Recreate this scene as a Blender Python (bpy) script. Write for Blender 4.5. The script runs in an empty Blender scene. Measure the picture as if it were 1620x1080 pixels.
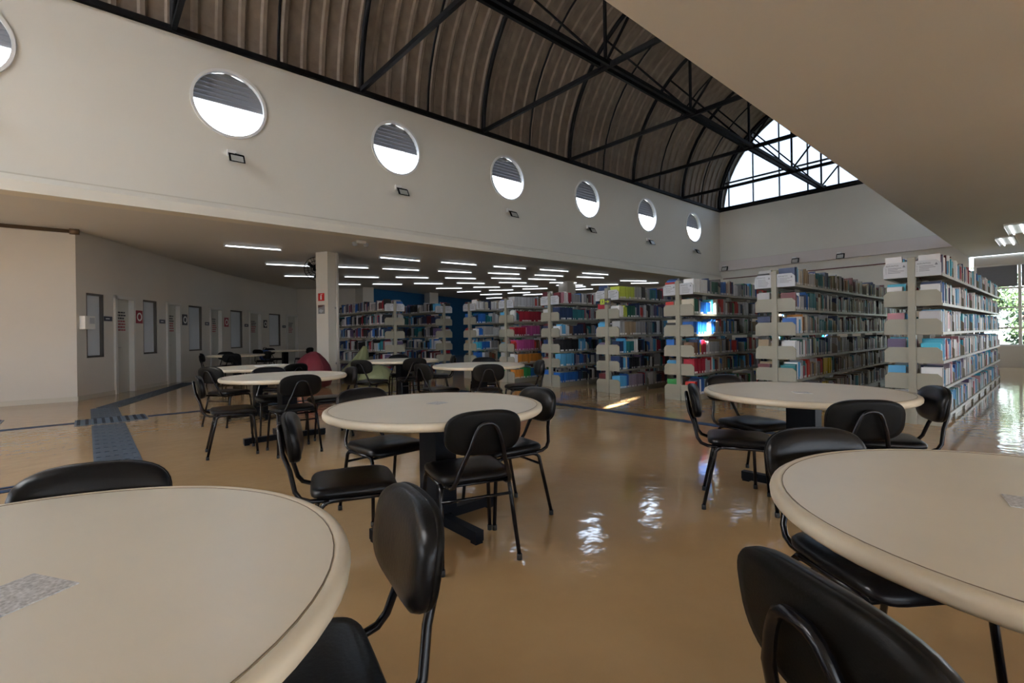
import bpy, math, random
from mathutils import Vector, Matrix
random.seed(7)
D = bpy.data
SC = bpy.context.scene
COL = SC.collection
PI = math.pi

# ------------------------------------------------------------------ camera
CAM_H = 1.18
YAW = math.radians(48.75)
ROLL = math.radians(0.81)
FPX = 768.0
cam_d = D.cameras.new('camera')
cam_d.sensor_width = 36.0
cam_d.lens = FPX / 1620.0 * 36.0
cam_d.shift_y = -12.0 / 1620.0
cam_d.clip_start = 0.05
cam_d.clip_end = 300
cam = D.objects.new('camera', cam_d)
COL.objects.link(cam)
fwd = Vector((math.cos(YAW), math.sin(YAW), 0))
rgt = Vector((math.sin(YAW), -math.cos(YAW), 0))
up = Vector((0, 0, 1))
r2 = rgt * math.cos(ROLL) - up * math.sin(ROLL)
u2 = up * math.cos(ROLL) + rgt * math.sin(ROLL)
m = Matrix((r2, u2, -fwd)).transposed().to_4x4()
m.translation = Vector((0, 0, CAM_H))
cam.matrix_world = m
SC.camera = cam

# ------------------------------------------------------------------ world, sun, exposure
SC.view_settings.view_transform = 'Standard'
SC.view_settings.look = 'None'
SC.view_settings.gamma = 1.0
SC.view_settings.use_curve_mapping = False
SC.view_settings.exposure = 0.20
SC.cycles.use_denoising = True
SC.cycles.max_bounces = 10
SC.cycles.diffuse_bounces = 5
SC.cycles.glossy_bounces = 3
SC.cycles.transparent_max_bounces = 12
SC.cycles.sample_clamp_indirect = 6.0
SC.cycles.caustics_reflective = False
SC.cycles.caustics_refractive = False
w = D.worlds.new('world')
SC.world = w
w.use_nodes = True
nt = w.node_tree
bg = nt.nodes['Background']
SKY_STRENGTH = 9.0
bg.inputs['Strength'].default_value = SKY_STRENGTH
tc = nt.nodes.new('ShaderNodeTexCoord')
sx = nt.nodes.new('ShaderNodeSeparateXYZ')
rp = nt.nodes.new('ShaderNodeValToRGB')
nt.links.new(tc.outputs['Generated'], sx.inputs[0])
nt.links.new(sx.outputs['Z'], rp.inputs[0])
nt.links.new(rp.outputs[0], bg.inputs['Color'])
rp.color_ramp.elements[0].position = 0.0
rp.color_ramp.elements[0].color = (0.92, 0.96, 1.0, 1)
rp.color_ramp.elements[1].position = 0.75
rp.color_ramp.elements[1].color = (0.50, 0.70, 1.0, 1)
SUN_DIR = Vector((1.344, 0.59, -1.0)).normalized()
sun_d = D.lights.new('sun_offscreen', 'SUN')
sun_d.energy = 110.0
sun_d.angle = math.radians(0.6)
sun_d.color = (1.0, 0.93, 0.82)
sun = D.objects.new('sun_offscreen', sun_d)
COL.objects.link(sun)
sun.rotation_euler = SUN_DIR.to_track_quat('-Z', 'Y').to_euler()

# ------------------------------------------------------------------ materials
MATS = {}
def mat(name, col, rough=0.5, metal=0.0, spec=0.5, coat=0.0, noise=None, bump=None, emit=None, trans=0.0):
    """noise=(scale, amount) colour variation; bump=(scale, strength)"""
    if name in MATS:
        return MATS[name]
    mt = D.materials.new(name)
    mt.use_nodes = True
    n = mt.node_tree.nodes
    L = mt.node_tree.links
    b = n['Principled BSDF']
    b.inputs['Base Color'].default_value = (*col, 1)
    b.inputs['Roughness'].default_value = rough
    b.inputs['Metallic'].default_value = metal
    b.inputs['Specular IOR Level'].default_value = spec
    if coat:
        b.inputs['Coat Weight'].default_value = coat
        b.inputs['Coat Roughness'].default_value = 0.08
    if noise or bump:
        t = n.new('ShaderNodeTexCoord')
    if noise:
        nz = n.new('ShaderNodeTexNoise')
        nz.inputs['Scale'].default_value = noise[0]
        nz.inputs['Detail'].default_value = 5
        cr = n.new('ShaderNodeValToRGB')
        a = noise[1]
        cr.color_ramp.elements[0].position = 0.3
        cr.color_ramp.elements[1].position = 0.7
        cr.color_ramp.elements[0].color = (*[c * (1 - a) for c in col], 1)
        cr.color_ramp.elements[1].color = (*[min(1, c * (1 + a)) for c in col], 1)
        L.new(t.outputs['Object'], nz.inputs['Vector'])
        L.new(nz.outputs['Fac'], cr.inputs[0])
        L.new(cr.outputs[0], b.inputs['Base Color'])
    if bump:
        nb = n.new('ShaderNodeTexNoise')
        nb.inputs['Scale'].default_value = bump[0]
        nb.inputs['Detail'].default_value = 3
        bp = n.new('ShaderNodeBump')
        bp.inputs['Strength'].default_value = bump[1]
        bp.inputs['Distance'].default_value = 0.02
        L.new(t.outputs['Object'], nb.inputs['Vector'])
        L.new(nb.outputs['Fac'], bp.inputs['Height'])
        L.new(bp.outputs[0], b.inputs['Normal'])
    if emit:
        b.inputs['Emission Color'].default_value = (*emit[0], 1)
        b.inputs['Emission Strength'].default_value = emit[1]
    MATS[name] = mt
    return mt

def glass_mat(name, tint, gloss=0.08, frost=0.0):
    mt = D.materials.new(name)
    mt.use_nodes = True
    n = mt.node_tree.nodes
    L = mt.node_tree.links
    n.clear()
    out = n.new('ShaderNodeOutputMaterial')
    tr = n.new('ShaderNodeBsdfTransparent')
    tr.inputs[0].default_value = (*tint, 1)
    gl = n.new('ShaderNodeBsdfGlossy')
    gl.inputs['Roughness'].default_value = 0.03
    mx = n.new('ShaderNodeMixShader')
    mx.inputs[0].default_value = gloss
    L.new(tr.outputs[0], mx.inputs[1])
    L.new(gl.outputs[0], mx.inputs[2])
    last = mx
    if frost:
        tl = n.new('ShaderNodeBsdfTranslucent')
        tl.inputs[0].default_value = (0.9, 0.92, 0.95, 1)
        m2 = n.new('ShaderNodeMixShader')
        m2.inputs[0].default_value = frost
        L.new(last.outputs[0], m2.inputs[1])
        L.new(tl.outputs[0], m2.inputs[2])
        last = m2
    L.new(last.outputs[0], out.inputs[0])
    MATS[name] = mt
    return mt

M_WALL = mat('wall_paint', (0.68, 0.66, 0.60), 0.75, noise=(0.6, 0.03), bump=(40, 0.03))
M_WALLC = mat('wall_paint_cool', (0.62, 0.59, 0.54), 0.7, noise=(0.6, 0.03))
M_CEIL = mat('ceiling_paint', (0.66, 0.655, 0.64), 0.8, noise=(0.5, 0.03))
M_BLUE = mat('blue_wall_paint', (0.012, 0.13, 0.33), 0.7)
M_SKIRT = mat('skirting', (0.55, 0.52, 0.45), 0.5)
M_LIP = mat('beam_paint', (0.74, 0.71, 0.63), 0.7)
M_ROOF = mat('roof_sheet', (0.165, 0.128, 0.098), 0.75, spec=0.2, noise=(3.0, 0.22), bump=(12, 0.15))
M_STEEL = mat('dark_steel', (0.004, 0.004, 0.005), 0.6, spec=0.06)
M_MULL = mat('gable_mullion', (0.02, 0.022, 0.03), 0.5, spec=0.2)
M_VINYL = mat('black_vinyl', (0.005, 0.005, 0.006), 0.30, spec=0.20, bump=(90, 0.04))
M_SHELL = mat('black_plastic', (0.005, 0.0045, 0.004), 0.5, spec=0.12, bump=(200, 0.05))
M_TUBE = mat('black_tube', (0.005, 0.005, 0.007), 0.25, spec=0.3)
M_FOOT = mat('rubber', (0.015, 0.015, 0.015), 0.7)
M_TABLE = mat('table_laminate', (0.74, 0.68, 0.56), 0.33, spec=0.4, noise=(3.0, 0.035))
M_RIM = mat('table_rim', (0.68, 0.60, 0.46), 0.4, noise=(4.0, 0.06))
M_LINE = mat('rim_groove', (0.20, 0.15, 0.10), 0.6)
M_PED = mat('pedestal_paint', (0.005, 0.006, 0.009), 0.5, spec=0.1)
M_STICK = mat('sticker_paper', (0.55, 0.55, 0.55), 0.6, noise=(160, 0.35))
M_SHELF = mat('bookcase_steel', (0.29, 0.283, 0.232), 0.45, noise=(2.0, 0.03))
M_CARD = mat('sign_card', (0.50, 0.53, 0.58), 0.5)
M_INK = mat('ink', (0.03, 0.03, 0.04), 0.6)
M_TACT = mat('tactile_rubber', (0.075, 0.098, 0.13), 0.65, spec=0.2, noise=(6.0, 0.12))
M_TAPE = mat('blue_tape', (0.012, 0.035, 0.085), 0.6, spec=0.15)
M_TACTD = mat('tactile_dark', (0.010, 0.020, 0.035), 0.6, spec=0.15)
M_TACTL = mat('tactile_light', (0.11, 0.15, 0.20), 0.6, spec=0.2)
M_LAMP = mat('lamp_tube', (0.9, 0.9, 0.9), 0.4, emit=((0.86, 0.92, 1.0), 4.5))
M_LAMP2 = mat('lamp_tube_bright', (0.9, 0.9, 0.9), 0.4, emit=((0.9, 0.95, 1.0), 3.5))
M_WHITE = mat('white_enamel', (0.75, 0.75, 0.74), 0.35)
M_GREY = mat('grey_metal', (0.35, 0.35, 0.35), 0.4)
M_SLAT = mat('louvre_slat', (0.22, 0.225, 0.245), 0.6, spec=0.2)
M_GLASS = glass_mat('clear_glass', (0.97, 0.985, 1.0))
M_GABLE = glass_mat('gable_glass', (0.38, 0.405, 0.43), 0.03)
M_GFROST = glass_mat('frosted_gable', (0.9, 0.9, 0.9), 0.05, 0.97)
M_FROST = mat('frosted_pane', (0.62, 0.67, 0.72), 0.3, noise=(0.8, 0.12))
M_DOOR = mat('door_paint', (0.50, 0.49, 0.44), 0.5)
M_FRAME = mat('door_frame', (0.62, 0.61, 0.58), 0.5)
M_ALU = mat('dark_aluminium', (0.10, 0.09, 0.08), 0.4, metal=0.3)
M_RED = mat('sign_red', (0.55, 0.02, 0.02), 0.5)
M_DRED = mat('poster_red', (0.32, 0.03, 0.05), 0.5)
M_DGREY = mat('poster_dark', (0.05, 0.05, 0.06), 0.5)
M_PLAQ = mat('plaque', (0.03, 0.035, 0.06), 0.4)
M_MAROON = mat('maroon_fabric', (0.16, 0.02, 0.035), 0.45, bump=(6, 0.3))
M_OLIVE = mat('olive_fabric', (0.22, 0.25, 0.13), 0.5, bump=(6, 0.3))
M_BROWN = mat('brown_pipe', (0.14, 0.09, 0.05), 0.5)
M_LIME = mat('lime_sign', (0.50, 0.62, 0.06), 0.5)
M_BAG = mat('blue_bag', (0.03, 0.10, 0.35), 0.5)
M_PAPER = mat('paper', (0.80, 0.80, 0.78), 0.6)
M_LEAF = mat('leaf', (0.045, 0.085, 0.03), 0.5, noise=(2.0, 0.4))
M_BARK = mat('bark', (0.10, 0.07, 0.05), 0.8)
M_GRASS = mat('grass', (0.03, 0.04, 0.02), 0.9, noise=(1.0, 0.3))
M_PAVE = mat('paving', (0.10, 0.10, 0.10), 0.9, noise=(1.0, 0.15))

# glossy epoxy floor
def floor_material():
    mt = D.materials.new('epoxy_floor')
    mt.use_nodes = True
    n = mt.node_tree.nodes
    L = mt.node_tree.links
    b = n['Principled BSDF']
    t = n.new('ShaderNodeTexCoord')
    n1 = n.new('ShaderNodeTexNoise')
    n1.inputs['Scale'].default_value = 0.8
    n1.inputs['Detail'].default_value = 6
    n1.inputs['Roughness'].default_value = 0.6
    cr = n.new('ShaderNodeValToRGB')
    cr.color_ramp.elements[0].position = 0.3
    cr.color_ramp.elements[0].color = (0.40, 0.255, 0.122, 1)
    cr.color_ramp.elements[1].position = 0.72
    cr.color_ramp.elements[1].color = (0.49, 0.33, 0.17, 1)
    L.new(t.outputs['Object'], n1.inputs['Vector'])
    L.new(n1.outputs['Fac'], cr.inputs[0])
    L.new(cr.outputs[0], b.inputs['Base Color'])
    b.inputs['Roughness'].default_value = 0.08
    b.inputs['Specular IOR Level'].default_value = 0.7
    n2 = n.new('ShaderNodeTexNoise')
    n2.inputs['Scale'].default_value = 8.0
    n2.inputs['Detail'].default_value = 2
    bp = n.new('ShaderNodeBump')
    bp.inputs['Strength'].default_value = 0.085
    bp.inputs['Distance'].default_value = 0.03
    L.new(t.outputs['Object'], n2.inputs['Vector'])
    L.new(n2.outputs['Fac'], bp.inputs['Height'])
    L.new(bp.outputs[0], b.inputs['Normal'])
    return mt
M_FLOOR = floor_material()

def book_material(kind):
    """cover colour from object colour (kind='obj') or from a colour attribute (kind='attr')"""
    mt = D.materials.new('book_cover_' + kind)
    mt.use_nodes = True
    n = mt.node_tree.nodes
    L = mt.node_tree.links
    b = n['Principled BSDF']
    b.inputs['Roughness'].default_value = 0.45
    if kind == 'obj':
        s = n.new('ShaderNodeObjectInfo')
        L.new(s.outputs['Color'], b.inputs['Base Color'])
    else:
        s = n.new('ShaderNodeAttribute')
        s.attribute_name = 'book_colour'
        L.new(s.outputs['Color'], b.inputs['Base Color'])
    return mt
M_BOOK = book_material('obj')
M_BOOKS = book_material('attr')

# ------------------------------------------------------------------ helpers
class MB:
    def __init__(s):
        s.v = []
        s.f = []
        s.m = []
        s.sm = []
    def add(s, vs, fs, mi=0, smooth=False):
        o = len(s.v)
        s.v += [tuple(p) for p in vs]
        for f in fs:
            s.f.append([i + o for i in f])
            s.m.append(mi)
            s.sm.append(smooth)
        return s
    def box(s, c, d, mi=0, rz=0.0):
        x, y, z = c
        a, b, h = d[0] / 2, d[1] / 2, d[2] / 2
        cs, sn = math.cos(rz), math.sin(rz)
        vs = []
        for dz in (-h, h):
            for dx, dy in ((-a, -b), (a, -b), (a, b), (-a, b)):
                vs.append((x + dx * cs - dy * sn, y + dx * sn + dy * cs, z + dz))
        return s.add(vs, [(0, 3, 2, 1), (4, 5, 6, 7), (0, 1, 5, 4), (1, 2, 6, 5), (2, 3, 7, 6), (3, 0, 4, 7)], mi)
    def hexa(s, p, mi=0):
        return s.add(p, [(0, 3, 2, 1), (4, 5, 6, 7), (0, 1, 5, 4), (1, 2, 6, 5), (2, 3, 7, 6), (3, 0, 4, 7)], mi)
    def prism(s, poly, axis, a, b, mi=0):
        """poly of 2d points extruded between a and b along axis ('x','y','z')"""
        n = len(poly)
        def mk(p, t):
            if axis == 'z':
                return (p[0], p[1], t)
            if axis == 'x':
                return (t, p[0], p[1])
            return (p[0], t, p[1])
        vs = [mk(p, a) for p in poly] + [mk(p, b) for p in poly]
        fs = [tuple(range(n))[::-1], tuple(range(n, 2 * n))]
        for i in range(n):
            j = (i + 1) % n
            fs.append((i, j, n + j, n + i))
        return s.add(vs, fs, mi)
    def tube(s, path, r, n=8, mi=0, caps=True):
        P = [Vector(p) for p in path]
        k = len(P)
        vs = []
        prev = None
        for i in range(k):
            if i == 0:
                t = P[1] - P[0]
            elif i == k - 1:
                t = P[-1] - P[-2]
            else:
                t = (P[i + 1] - P[i]).normalized() + (P[i] - P[i - 1]).normalized()
            t.normalize()
            if prev is None:
                ref = Vector((0, 0, 1)) if abs(t.z) < 0.9 else Vector((1, 0, 0))
                a = t.cross(ref).normalized()
            else:
                a = (prev - t * prev.dot(t)).normalized()
            prev = a
            b = t.cross(a)
            rr = r[i] if isinstance(r, (list, tuple)) else r
            for j in range(n):
                an = 2 * PI * j / n
                vs.append(P[i] + (a * math.cos(an) + b * math.sin(an)) * rr)
        fs = []
        for i in range(k - 1):
            for j in range(n):
                j2 = (j + 1) % n
                fs.append((i * n + j, i * n + j2, (i + 1) * n + j2, (i + 1) * n + j))
        s.add(vs, fs, mi, True)
        if caps:
            o = len(s.v) - len(vs)
            s.f.append([o + j for j in range(n)][::-1]); s.m.append(mi); s.sm.append(False)
            s.f.append([o + (k - 1) * n + j for j in range(n)]); s.m.append(mi); s.sm.append(False)
        return s
    def rings(s, R, mi=0, smooth=True, capa=True, capb=True):
        """list of rings (equal length lists of points) lofted"""
        n = len(R[0])
        vs = [p for r in R for p in r]
        fs = []
        for i in range(len(R) - 1):
            for j in range(n):
                j2 = (j + 1) % n
                fs.append((i * n + j, i * n + j2, (i + 1) * n + j2, (i + 1) * n + j))
        s.add(vs, fs, mi, smooth)
        o = len(s.v) - len(vs)
        if capa:
            s.f.append([o + j for j in range(n)][::-1]); s.m.append(mi); s.sm.append(smooth)
        if capb:
            s.f.append([o + (len(R) - 1) * n + j for j in range(n)]); s.m.append(mi); s.sm.append(smooth)
        return s
    def lathe(s, prof, n=24, mi=0, c=(0, 0, 0)):
        R = [[(c[0] + r * math.cos(2 * PI * j / n), c[1] + r * math.sin(2 * PI * j / n), c[2] + z) for j in range(n)] for r, z in prof]
        return s.rings(R, mi)
    def mesh(s, name, mats):
        me = D.meshes.new(name)
        me.from_pydata(s.v, [], s.f)
        for mm in (mats if isinstance(mats, (list, tuple)) else [mats]):
            me.materials.append(mm)
        me.polygons.foreach_set('material_index', s.m)
        me.polygons.foreach_set('use_smooth', s.sm)
        me.update()
        return me
    def obj(s, name, mats, parent=None, loc=None, rz=None):
        return link(name, s.mesh(name, mats), parent, loc, rz)

def link(name, me, parent=None, loc=None, rz=None):
    o = D.objects.new(name, me)
    COL.objects.link(o)
    if parent is not None:
        o.parent = parent
    if loc is not None:
        o.location = loc
    if rz is not None:
        o.rotation_euler = (0, 0, rz)
    return o
def tag(o, label=None, cat=None, group=None, kind=None):
    if label: o['label'] = label
    if cat: o['category'] = cat
    if group: o['group'] = group
    if kind: o['kind'] = kind
    return o
def thing(name, label, cat, loc=(0, 0, 0), rz=0.0, group=None):
    return tag(link(name, None, None, loc, rz), label, cat, group)
def struct(o, label=None):
    o['kind'] = 'structure'
    if label: o['label'] = label
    return o
def copy_tree(o, parent=None):
    c = o.copy()
    COL.objects.link(c)
    c.parent = parent
    for ch in o.children:
        copy_tree(ch, c)
    return c

# ------------------------------------------------------------------ dimensions of the hall
YW = 9.60          # atrium wall with the round windows
YR = 1.92          # opposite atrium wall, edge of the low flat ceiling
XE = 20.2          # far end wall
XN = -7.8          # near end wall
ZC = 3.30          # low ceilings
ZT = 6.20          # wall top, vault springing
YM = (YW + YR) / 2
RV = (YW - YR) / 2
YB = -7.0          # rear wall

# floor
struct(MB().box(((XN + XE) / 2, 9.0, -0.05), (XE - XN + 0.6, 34.0, 0.10)).obj('floor', M_FLOOR), 'glossy tan epoxy floor')

# ---- atrium walls with round holes
WIN_R = 0.575
WIN_Z = 5.26
def holed_wall(name, y0, y1, xs, x0, x1, z0, z1, material):
    """wall slab between y0 (room side) and y1, round holes at xs"""
    mb = MB()
    n = 48
    cuts = [x0]
    for a, b in zip(xs[:-1], xs[1:]):
        cuts.append((a + b) / 2)
    cuts.append(x1)
    for yy in (y0, y1):
        for i, cx in enumerate(xs):
            a, b = cuts[i], cuts[i + 1]
            inner, outer = [], []
            angs = sorted(set([2 * PI * k / n for k in range(n)] + [math.atan2(zz - WIN_Z, xx - cx) % (2 * PI) for xx in (a, b) for zz in (z0, z1)]))
            for an in angs:
                c, s_ = math.cos(an), math.sin(an)
                inner.append((cx + WIN_R * c, yy, WIN_Z + WIN_R * s_))
                t = 1e9
                if c > 1e-9: t = min(t, (b - cx) / c)
                if c < -1e-9: t = min(t, (a - cx) / c)
                if s_ > 1e-9: t = min(t, (z1 - WIN_Z) / s_)
                if s_ < -1e-9: t = min(t, (z0 - WIN_Z) / s_)
                outer.append((cx + t * c, yy, WIN_Z + t * s_))
            k = len(angs)
            mb.add(inner + outer, [(j, (j + 1) % k, k + (j + 1) % k, k + j) for j in range(k)])
    for cx in xs:
        ring = [[(cx + WIN_R * math.cos(2 * PI * j / n), yy, WIN_Z + WIN_R * math.sin(2 * PI * j / n)) for j in range(n)] for yy in (y0, y1)]
        mb.rings(ring, 0, True, False, False)
    for zz in (z0, z1):
        mb.add([(x0, y0, zz), (x1, y0, zz), (x1, y1, zz), (x0, y1, zz)], [(0, 1, 2, 3)])
    return mb.obj(name, material)
WLX = [1.93 + 3.21 * k for k in range(-2, 6)]
WRX = [-0.26 + 3.21 * k for k in range(-1, 7)]
struct(holed_wall('wall_atrium_left', YW, YW + 0.20, WLX, XN, XE, ZC, ZT, M_WALL), 'tall cream wall pierced by round windows')
struct(holed_wall('wall_atrium_right', YR, YR - 0.20, WRX, XN, XE, ZC + 0.1, ZT, M_WALL), 'opposite upper wall pierced by round windows')
# beam lip under the round window wall
mb = MB()
mb.prism([(YW - 0.10, ZC - 0.06), (YW + 0.22, ZC - 0.06), (YW + 0.22, ZC + 0.02), (YW + 0.0, ZC + 0.19), (YW - 0.02, ZC + 0.19), (YW - 0.10, ZC + 0.10)], 'x', XN, XE)
struct(mb.obj('trim_1', M_LIP), 'projecting cream lip along the foot of the round-window wall')
struct(MB().box(((XN + XE) / 2, YW - 0.012, ZC + 0.20), (XE - XN, 0.02, 0.02)).obj('trim_2', M_SKIRT), 'thin joint line above the lip')

# ---- round windows
def round_window(idx, cx, y, inward):
    e = struct(link('window_%d' % idx, None, None, (cx, y, WIN_Z)), 'round window with grey louvre slats above clear glass')
    n = 40
    f = MB()
    R = []
    for r, yy in ((WIN_R + 0.016, 0.0), (WIN_R + 0.016, 0.025), (WIN_R - 0.03, 0.025), (WIN_R - 0.03, -0.05), (WIN_R + 0.016, 0.0)):
        R.append([(r * math.cos(2 * PI * j / n), yy * inward, r * math.sin(2 * PI * j / n)) for j in range(n)])
    f.rings(R, 0, False, False, False)
    f.obj('frame', M_WHITE, e)
    yi = -0.12 * inward
    split = 0.03
    nsl = 7
    hgt = (WIN_R - split) / nsl
    for k in range(nsl):
        z0 = split + k * hgt
        zm = z0 + hgt
        half = math.sqrt(max(0.004, WIN_R ** 2 - z0 ** 2)) - 0.006
        half2 = math.sqrt(max(0.001, WIN_R ** 2 - min(zm, WIN_R * 0.998) ** 2)) - 0.002
        t = 0.012
        a, b = yi + 0.03 * inward, yi - 0.03 * inward
        a, b = yi + 0.022 * inward, yi - 0.012 * inward
        z0 -= 0.008
        zm = min(zm + 0.008, WIN_R - 0.002)
        s = MB().hexa([(-half, a, z0), (half, a, z0), (half, a + t, z0), (-half, a + t, z0), (-half2, b, zm), (half2, b, zm), (half2, b + t, zm), (-half2, b + t, zm)])
        s.obj('slat', M_SLAT, e)
    MB().box((0, yi, split), (2 * WIN_R - 0.01, 0.03, 0.03)).obj('transom', M_GREY, e)
    g = MB()
    pts = [(math.cos(a) * (WIN_R - 0.002), math.sin(a) * (WIN_R - 0.002)) for a in [PI + PI * j / 24 for j in range(25)]]
    g.prism(pts, 'y', yi - 0.003, yi + 0.003)
    g.obj('pane', M_GLASS, e)
wi = 1
for cx in WLX:
    round_window(wi, cx, YW, -1); wi += 1
for cx in WRX:
    round_window(wi, cx, YR, 1); wi += 1

# ---- low ceilings
struct(MB().prism([(XN, YW + 0.20), (XE, YW + 0.20), (XE, 25.0), (XN, 25.0)], 'z', ZC, ZC + 0.2).obj('ceiling_low_left', M_CEIL), 'low flat ceiling over the reading rooms and stacks')
struct(MB().prism([(XN, YB), (XE, YB), (XE, YR), (XN, YR)], 'z', ZC, ZC + 0.2).obj('ceiling_low_right', M_CEIL), 'low flat ceiling beside the vaulted hall')

# ---- vault roof: corrugated sheets, each its own piece
vault = struct(link('ceiling_vault', None), 'dark corrugated barrel vault roof')
PITCH = 3.21 / 9
NA = 30
prof = [(0.0, 0.0), (0.20, 0.0), (0.235, -0.045), (0.30, -0.045), (0.335, 0.0), (PITCH, 0.0)]
sheet = MB()
RR = RV + 0.10
R = []
for i in range(NA + 1):
    an = PI * i / NA
    R.append([(px, YM - (RR + dr) * math.cos(an), ZT - 0.06 + (RR + dr) * math.sin(an)) for px, dr in prof])
vs = [p for r in R for p in r]
k = len(prof)
fs = [(i * k + j, i * k + j + 1, (i + 1) * k + j + 1, (i + 1) * k + j) for i in range(NA) for j in range(k - 1)]
sheet.add(vs, fs, 0, False)
sheet_me = sheet.mesh('roof_sheet', M_ROOF)
x = XN - 0.3
while x < XE + 0.3:
    link('roof_sheet', sheet_me, vault, (x, 0, 0))
    x += PITCH
# eaves angle along both wall tops
struct(MB().box(((XN + XE) / 2, YW - 0.02, ZT + 0.03), (XE - XN, 0.10, 0.10)).obj('trim_3', M_STEEL), 'dark steel eaves rail on the wall top')
struct(MB().box(((XN + XE) / 2, YR + 0.02, ZT + 0.03), (XE - XN, 0.10, 0.10)).obj('trim_4', M_STEEL), 'dark steel eaves rail on the opposite wall top')

# ---- roof trusses
def arc(r, a0, a1, n, z0=ZT - 0.02):
    return [(0, YM - r * math.cos(a0 + (a1 - a0) * i / n), z0 + r * math.sin(a0 + (a1 - a0) * i / n)) for i in range(n + 1)]
TX = [1.13 + 3.2 * k for k in range(-2, 6)] + [20.0]
def make_truss():
    e = thing('roof_truss', 'dark steel arched roof truss with a straight tie across the vault', 'truss', group='arched trusses under the vault')
    MB().tube(arc(RV - 0.03, 0.02, PI - 0.02, 28), 0.055, 8).obj('arch', M_STEEL, e)
    MB().box((0, YM, ZT + 0.06), (0.07, YW - YR - 0.04, 0.09)).obj('tie', M_STEEL, e)
    MB().box((0, YM, ZT + 0.12 + RV / 2 - 0.1), (0.05, 0.05, RV - 0.22)).obj('king_post', M_STEEL, e)
    for s in (-1, 1):
        MB().tube([(0, YM, ZT + 0.14), (0, YM + s * RV * 0.62, ZT + RV * 0.755)], 0.028, 6).obj('diagonal', M_STEEL, e)
    return e
ORD = ['first', 'second', 'third', 'fourth', 'fifth', 'sixth', 'seventh', 'eighth', 'ninth']
truss0 = make_truss()
for i, x in enumerate(TX):
    t = truss0 if i == 0 else copy_tree(truss0)
    t.location = (x, 0, 0)
    t['label'] = 'dark steel arched roof truss with a straight tie, %s from the bright glazed gable' % ORD[len(TX) - 1 - i]
# long ridge girder linking the ties
g = thing('roof_girder', 'dark steel double girder running along the middle of the vault', 'girder')
for dz, dy in ((0.07, -0.10), (0.12, 0.10)):
    MB().box(((XN + XE) / 2, YM + dy, ZT + dz), (XE - XN - 0.4, 0.06, 0.08)).obj('chord', M_STEEL, g)
for x in TX:
    MB().box((x, YM, ZT + 0.10), (0.14, 0.28, 0.10)).obj('joint_plate', M_STEEL, g)
# slim hanger rods between arch and girder, and slim secondary arches
for i in range(len(TX) - 1):
    x = (TX[i] + TX[i + 1]) / 2
    o = MB().tube(arc(RV - 0.02, 0.02, PI - 0.02, 24), 0.026, 6).obj('purlin_arch', M_STEEL)
    o.location = (x, 0, 0)
    tag(o, 'slim curved steel rib under the roof sheets, %s from the bright glazed gable' % ORD[len(TX) - 2 - i], 'roof rib', 'slim ribs of the vault')

# ---- end walls
def end_wall(name, x, thick, y0, y1, holes=()):
    return MB().box((x + thick / 2, (y0 + y1) / 2, ZT / 2), (abs(thick), y1 - y0, ZT)).obj(name, M_WALL)
struct(MB().box((XE + 0.1, (YR + 25.0) / 2, ZT / 2), (0.2, 25.0 - YR, ZT)).obj('wall_end', M_WALL), 'far end wall below the glazed gable')
mb = MB().box((XN - 0.1, (YB + 14.0) / 2, (ZC + ZT) / 2), (0.2, 14.0 - YB, ZT - ZC))
mb.box((XN - 0.1, (YB + 2.5) / 2, ZC / 2), (0.2, 2.5 - YB, ZC)).box((XN - 0.1, (8.62 + 14.0) / 2, ZC / 2), (0.2, 14.0 - 8.62, ZC))
struct(mb.obj('wall_near_end', M_WALL), 'near end wall of the hall')
# beam band on the end wall
struct(MB().box((XE - 0.06, YM + 0.0, 3.88), (0.12, YW - YR, 0.40)).obj('trim_5', mat('pink_beam', (0.66, 0.60, 0.58), 0.7)), 'pale beam band across the end wall')
struct(MB().box((XE - 0.005, YM, 4.095), (0.03, YW - YR, 0.022)).obj('trim_6', M_SKIRT), 'thin joint on the end wall')

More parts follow.
